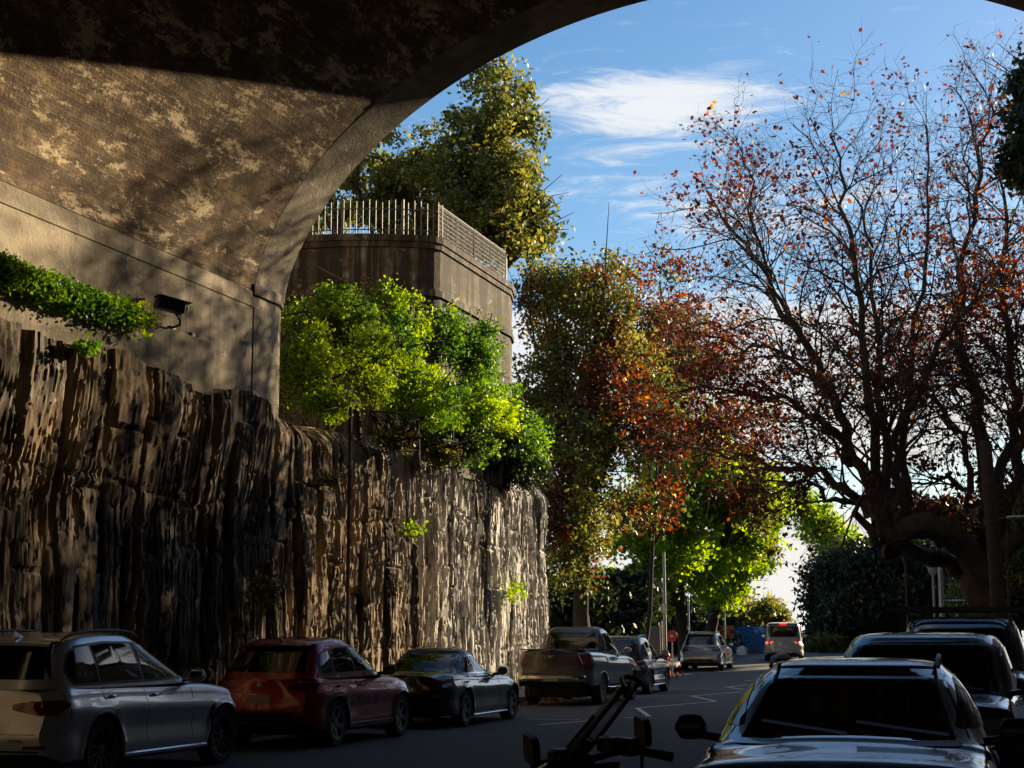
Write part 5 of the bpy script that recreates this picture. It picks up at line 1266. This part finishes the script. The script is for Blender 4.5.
sg = empty('street_sign', tuple(at_px(958, 60)), 0, 'tiny street name sign in dark green with pale lettering by the pale post', 'sign')
mb = MB(); mb.box(-.025,.025,-.025,.025,-.2,2.95,.005); mb.build('pole', M['paint_pole'], sg)
mb = MB(); mb.box(-.50,.50,-.03,-.02+.02,2.72,2.90,.004); mb.build('panel', M['leaf_dark'] if False else plain('sign_green', (.01,.05,.03), .5), sg)
def text(name, s, size, mat, parent, loc, rot, ext=.002):
    cu = bpy.data.curves.new(name, 'FONT'); cu.body = s; cu.size = size; cu.extrude = ext; cu.align_x = 'CENTER'; cu.align_y = 'CENTER'
    tmp = bpy.data.objects.new(name, cu); C.objects.link(tmp); dg = bpy.context.evaluated_depsgraph_get(); me = bpy.data.meshes.new_from_object(tmp.evaluated_get(dg)); bpy.data.objects.remove(tmp)
    o = link(name, me, mat, parent, loc); o.rotation_euler = rot; return o
M['letter'] = plain('white_lettering', (.7,.7,.68), .5)
text('lettering', 'PARK', .15, M['letter'], sg, (0,-.036,2.81), (R(90),0,0)) if False else None
mb = MB()
for i, (a, b) in enumerate([(-.4,-.3),(-.27,-.2),(-.17,-.08),(-.04,.06),(.1,.16),(.22,.34)]): mb.box(a,b,-.036,-.031,2.78,2.84)
mb.build('lettering', M['letter'], sg)
# timber power pole with a bracket lamp in front of the plane tree
b = at_px(1001, 39); pp = empty('power_pole', tuple(b), 0, 'dark timber power pole with a bracket street lamp in front of the plane tree trunk', 'pole')
hp = px(992, 441, 39).z-b.z
mb = MB(); mb.tube([(0,0,-.3),(-.05,0,hp*.5),(-.16,0,hp)], [.19,.165,.14], 14); mb.build('pole', M['dark_pole'], pp, 40)
hl_ = px(1000, 520, 39).z-b.z
mb = MB(); mb.tube([(-.1,0,hl_-.1),(.15,-.35,hl_+.02),(.35,-.5,hl_+.03)], .025, 8); mb.build('arm', M['dark_pole'], pp, 50)
mb = MB(); mb.box(.25,.70,-.62,-.42,hl_-.03,hl_+.06,.035); mb.build('lamp_head', M['paint_pole'], pp, 50)
lamp_post(1011, 41, 3.1, .05, 'thin dark post at the right edge beside the power pole', False, 'dark_pole')
# flat street light reaching in from the right of the dark tree
b = at_px(908, 66); sl2 = empty('street_lamp', tuple(b), 0, 'street lamp with a flat pale head showing against the dark tree', 'street lamp')
h_ = px(905, 556, 66).z-b.z
mb = MB(); mb.tube([(0,0,-.2),(0,0,h_-.4),(-.1,0,h_-.05),(-.4,0,h_)], .05, 8); mb.build('pole', M['dark_pole'], sl2, 50)
mb = MB(); mb.box(-.85,-.3,-.1,.1,h_-.03,h_+.05,.03); mb.build('lamp_head', M['paint_pole'], sl2, 50)
# left side: tall pole with sign, red signs, poles, hoarding
M['sign_red'] = plain('sign_red', (.55,.02,.02), .45); M['sign_orange'] = plain('sign_orange', (.62,.12,.03), .5); M['grey_panel'] = plain('grey_panel', (.13,.13,.13), .6)
b = at_px(665, 64); tp_ = empty('street_pole', tuple(b), 0, 'tall slim grey street pole with a brown base right of the dark parked SUV', 'pole')
h_ = px(665, 552, 64).z-b.z
mb = MB(); mb.tube([(0,0,.9),(0,0,h_)], [.075,.05], 10); mb.build('pole', M['paint_pole'], tp_, 50)
M['rusty'] = plain('brown_paint', (.16,.06,.035), .7, var=.3)
mb = MB(); mb.lathe([(.16,-.2),(.16,.05),(.12,.1),(.11,.85),(.14,.88),(.14,.95),(.075,1.0)], 14); mb.build('base', M['rusty'], tp_, 40)
mb = MB(); mb.box(-.10,.10,-.09,-.07,2.4,2.75,.004); mb.build('plate', M['paint_pole'], tp_)
b = at_px(672, 68); rs = empty('round_sign', tuple(b), 0, 'round red road sign on a post beside the tall pole', 'sign')
mb = MB(); mb.tube([(0,0,-.2),(0,0,1.75)], .03, 8); mb.build('post', M['paint_pole'], rs, 50)
mb = MB(); mb.lathe([(0,-.012),(.24,-.012),(.245,0),(.24,.012),(0,.012)], 24, Matrix.Translation((0,-.05,1.5)) @ Matrix.Rotation(R(90), 4, 'X')); mb.build('disc', M['sign_red'], rs, 40)
mb = MB(); mb.lathe([(0,0),(.06,0),(.06,.006),(0,.006)], 16, Matrix.Translation((0,-.068,1.5)) @ Matrix.Rotation(R(90), 4, 'X')); mb.build('symbol', M['letter'], rs, 40)
b = at_px(666, 70); hy = empty('fire_hydrant', tuple(b), 0, 'small red hydrant post at the foot of the tall pole', 'hydrant')
mb = MB(); mb.lathe([(.17,-.1),(.17,.05),(.12,.08),(.12,.6),(.16,.64),(.16,.7),(.1,.8),(0,.84)], 16); mb.build('body', M['sign_red'], hy, 40)
mb = MB(); mb.tube([(-.2,0,.5),(.2,0,.5)], .06, 10); mb.build('outlet', M['sign_red'], hy, 40)
b = at_px(654, 70); cbx = empty('utility_cabinet', tuple(b), 0, 'grey utility cabinet on the footpath left of the tall pole', 'cabinet')
mb = MB(); mb.box(-.30,.30,-.2,.2,0,1.9,.03); mb.build('body', M['grey_panel'], cbx, 30); mb = MB(); mb.box(-.26,.26,-.215,-.2,.15,1.8,.006); mb.build('door', M['grey_panel'], cbx); mb = MB(); mb.box(.30,.36,-.03,.03,-.1,2.1,.01); mb.build('post', M['paint_pole'], cbx)
for u, h_, lb in ((689,3.1,'thin grey post between the two green tree trunks'),(712,2.9,'thin grey post just right of the two green tree trunks'),(725,2.7,'thin grey post behind the orange road works sign')):
    lamp_post(u, 88, h_, .055, lb, False, 'paint_pole', 'thin posts on the left footpath')
b = at_px(725, 92); ob = empty('road_works_sign', tuple(b), 0, 'orange road works sign on a low stand beside the silver SUV', 'sign')
mb = MB(); mb.box(-.50,.50,-.015,.015,.85,1.55,.01); mb.build('panel', M['sign_orange'], ob)
mb = MB()
for s in (-1,1): mb.tube([(s*.35,.3,0),(s*.35,0,.9)], .02, 6); mb.tube([(s*.35,-.3,0),(s*.35,0,.9)], .02, 6)
mb.build('stand', M['paint_pole'], ob, 40)
# blue hoarding with a pale picture on it
def hoard():
    m, t, bb = newmat('printed_blue_hoarding'); setp(bb, (.03,.12,.3), .6)
    f = tnoise(t, 1.4, 4, .5, (1,1,1.2), .5); c = ramp(t, f, [(.45,(.025,.12,.32)),(.56,(.05,.22,.45)),(.62,(.35,.5,.6)),(.68,(.04,.16,.36))], 'CONSTANT'); t.links.new(c, bb.inputs['Base Color']); return m
b = at_px(747, 97, gz(70)); hb = empty('hoarding', tuple(b), R(6), 'blue printed site hoarding with a brown base beside the van', 'hoarding')
mb = MB(); mb.box(-1.15,1.15,-.04,.04,.35,1.75,.01); mb.build('panel', hoard(), hb)
mb = MB(); mb.box(-1.15,1.15,-.05,.05,-.2,.35,.01); mb.build('base', M['rusty'], hb)
for s in (-1.22,0,1.22): mb = MB(); mb.box(s-.04,s+.04,.05,.13,-.3,1.8,.005); mb.build('post', M['paint_pole'], hb)
b = at_px(742, 90); wb_ = empty('barrier_block', tuple(b), 0, 'white plastic barrier block on the kerb below the hoarding', 'barrier')
mb = MB(); mb.prism([(-.26,0),(.26,0),(.24,.3),(.2,.42),(-.2,.42),(-.24,.3)], -.3, .3, Matrix.Rotation(R(90), 4, 'X')); mb.build('body', M['white'], wb_, 30); mb = MB(); mb.box(-.12,.12,-.05,.05,.42,.47,.02); mb.build('cap', M['white'], wb_, 30)
# fallen leaves along the left kerb
g_ = np.random.default_rng(71); n = 1500; y = 12+g_.random(n)*50; x = np.array([kl(t) for t in y])+np.abs(g_.normal(size=n))*.35
leaves('fallen_leaves', np.stack([x, y, np.array([gz(t) for t in y])+.02], 1), .10, M['leaf_rust'])
tag(bpy.data.objects['fallen_leaves'], 'scattered dry brown leaves lying along the left kerb', 'fallen leaves', kind='stuff')

# ================= SCOOTER =================
b = px(655, 760, 7.6); b.z = 0
sco = empty('motor_scooter', tuple(b), 0, 'black motor scooter with tall slanted windscreen parked in front of the glossy black SUV', 'scooter')
# local frame: +y is the riding direction
HD = math.atan2(-AX, AY)
sco.rotation_euler = (0, R(-5), HD+R(71))
def sk(mb, nm, m_, sm=40, par=sco): return mb.build(nm, m_, par, sm)
def swheel(y):
    w_ = empty('wheel', (0, y, .26)); w_.parent = sco; Mx = Matrix.Rotation(R(90), 4, 'Y')
    mb = MB(); mb.lathe([(.17,-.055),(.23,-.06),(.258,-.035),(.262,0),(.258,.035),(.23,.06),(.17,.055),(.17,-.055)], 32, Mx); mb.build('tyre', M['rubber'], w_, 40)
    mb = MB(); mb.lathe([(.172,-.05),(.16,-.02),(.05,-.03),(.05,.03),(.16,.02),(.172,.05)], 32, Mx); mb.build('rim', M['alloy_dark'], w_, 40)
swheel(.70); swheel(-.65)
mb = MB()
# front shield: wide panel curving from the nose down to the floor
rows = []
for k in range(13):
    u = k/12; z = .42+.70*u; wd = .20+.06*math.sin(math.pi*u)-.04*u
    rows.append([(wd*math.sin(a)*1.0, .62-.22*u-.12*(1-math.cos(a))+.02, z) for a in np.linspace(-1.45, 1.45, 13)])
mb.grid(rows); rows2 = [[(x*.92, y-.14, z) for x, y, z in r_] for r_ in rows]; mb.grid([list(reversed(r_)) for r_ in rows2]); sk(mb, 'front_shield', M['blackp'])
mb = MB(); rows = []
for k in range(17):
    u = k/16; y = -.95+1.05*u; zt = .80+.05*math.cos(u*5)-.05*u; wd = .13+.05*math.sin(math.pi*u)
    rows.append([(wd*math.cos(a), y, .62+(zt-.62)*math.sin(a) if math.sin(a) > 0 else .62+.25*math.sin(a)) for a in np.linspace(0, 2*math.pi, 17)])
mb.grid(rows); sk(mb, 'body', M['blackp'])
mb = MB(); mb.box(-.14,.14,-.75,-.02,.78,.87,.04); sk(mb, 'seat', M['rubber'])
mb = MB(); mb.box(-.16,.16,-.1,.45,.30,.38,.03); sk(mb, 'floorboard', M['black'])
mb = MB()
for s in (-1,1): mb.tube([(s*.09,.70,.26),(s*.07,.52,.75)], .022, 8)
mb.tube([(0,.52,.70),(0,.42,1.02)], .03, 8); sk(mb, 'fork', M['black'])
_sk = sk
ST = Matrix.Translation((0,.30,.08)) @ Matrix.Rotation(R(-32), 4, 'Z') @ Matrix.Translation((0,-.40,0))
def sk(mb, nm, m_, sm=40, par=sco):
    mb.v = [tuple(ST @ Vector(v)) for v in mb.v]; return _sk(mb, nm, m_, sm, par)
mb = MB(); mb.tube([(-.36,.28,1.06),(-.22,.33,1.10),(0,.38,1.07),(.22,.33,1.10),(.36,.28,1.06)], .016, 8); mb.tube([(0,.42,1.0),(0,.38,1.08)], .04, 10); sk(mb, 'handlebar', M['black'])
for s in (-1,1):
    mb = MB(); mb.tube([(s*.26,.315,1.085),(s*.36,.28,1.06),(s*.41,.262,1.045)], [.019,.021,.024], 10); sk(mb, 'grip', M['rubber'])
    mb = MB(); mb.tube([(s*.22,.37,1.10),(s*.30,.385,1.09),(s*.40,.35,1.06)], .008, 6); sk(mb, 'brake_lever', M['alloy_dark'])
    mb = MB(); mb.box(*sorted((s*.17,s*.25)),.28,.38,1.07,1.15,.015); sk(mb, 'switch_housing', M['black'])
mb = MB(); mb.lathe([(.055,0),(.055,.05),(.045,.06),(0,.06)], 16, Matrix.Translation((.12,.37,1.10))); sk(mb, 'brake_reservoir', M['black'])
sk = _sk
for s, oy in ((-1,-.02),(1,-.36)):
    mb = MB(); mb.tube([(s*.14,.42+oy,1.02),(s*.24,.46+oy,1.08),(s*.30,.47+oy,1.17)], .009, 6); mo = sk(mb, 'mirror', M['black'])
    m2 = MB(); Mm = Matrix.Translation((s*.31,.47+oy,1.235)) @ Matrix.Rotation(R(-10), 4, 'Y') @ Matrix.Rotation(R(40), 4, 'Z'); m2.prism([(-.05,-.045),(-.035,-.06),(.045,-.052),(.058,-.03),(.05,.05),(.03,.062),(-.04,.058),(-.056,.03)], -.012, .018, Mm @ Matrix.Rotation(R(90), 4, 'X') @ Matrix.Scale(1.1, 4)); q_ = sk(m2, 'housing', M['black'], 40, mo)
mb = MB(); mb.box(-.12,.12,.33,.48,1.02,1.13,.03); sk(mb, 'instrument_panel', M['black'])
mb = MB(); rows = []
for k in range(9):
    u = k/8; rows.append([((.22-.10*u)*math.cos(a), .60-.30*u+.10*math.sin(a)*(1-u), .98+.22*u+.03*math.sin(a)) for a in np.linspace(0, 2*math.pi, 15)])
mb.grid(rows); sk(mb, 'front_cowl', M['blackp'])
mb = MB()
for s in (-1,1): mb.tube([(s*.20,.30,1.14),(s*.16,.42,1.10),(s*.05,.50,1.02),(0,.52,.92)], .006, 5)
mb.tube([(.23,.26,1.16),(.25,.36,1.22),(.12,.46,1.12),(.04,.5,.98)], .005, 5); sk(mb, 'cables', M['rubber'])
for s in (-1,1):
    mb = MB(); mb.tube([(s*.14,.50,1.0),(s*.13,.34,1.22),(s*.09,.22,1.36)], .010, 6); sk(mb, 'screen_stay', M['alloy_dark'])
# tall windscreen: smoked sheet with a thick rim
M['smoke'] = clear_glass('smoked_screen', (.7,.7,.7), .85)
def scr(u, v):   # u -1..1 across, v 0..1 up
    wd = .25*(1-.45*max(0,v)**1.6); return Vector((wd*u, .56-.50*v-.06*u*u*(1-.3*v)+.05*v*v, 1.00+.52*v-.03*u*u*v))
mb = MB(); mb.grid([[scr(-1+2*i/14, j/12) for i in range(15)] for j in range(13)]); ws_ = sk(mb, 'windscreen', M['smoke'], 60)
rimp = [scr(-1, j/12) for j in range(13)]+[scr(-1+2*i/14, 1) for i in range(1, 14)]+[scr(1, j/12) for j in range(12, -1, -1)]
mb = MB(); mb.tube(rimp, .011, 6); sk(mb, 'screen_rim', M['black'], 60)
mb = MB(); mb.grid([[scr(-1+2*i/14, -.25+.45*j/4)+Vector((0,-.015,0)) for i in range(15)] for j in range(5)]); sk(mb, 'screen_base', M['blackp'], 60)
# plane tree seed balls and tidy up
bpy.context.view_layer.update()
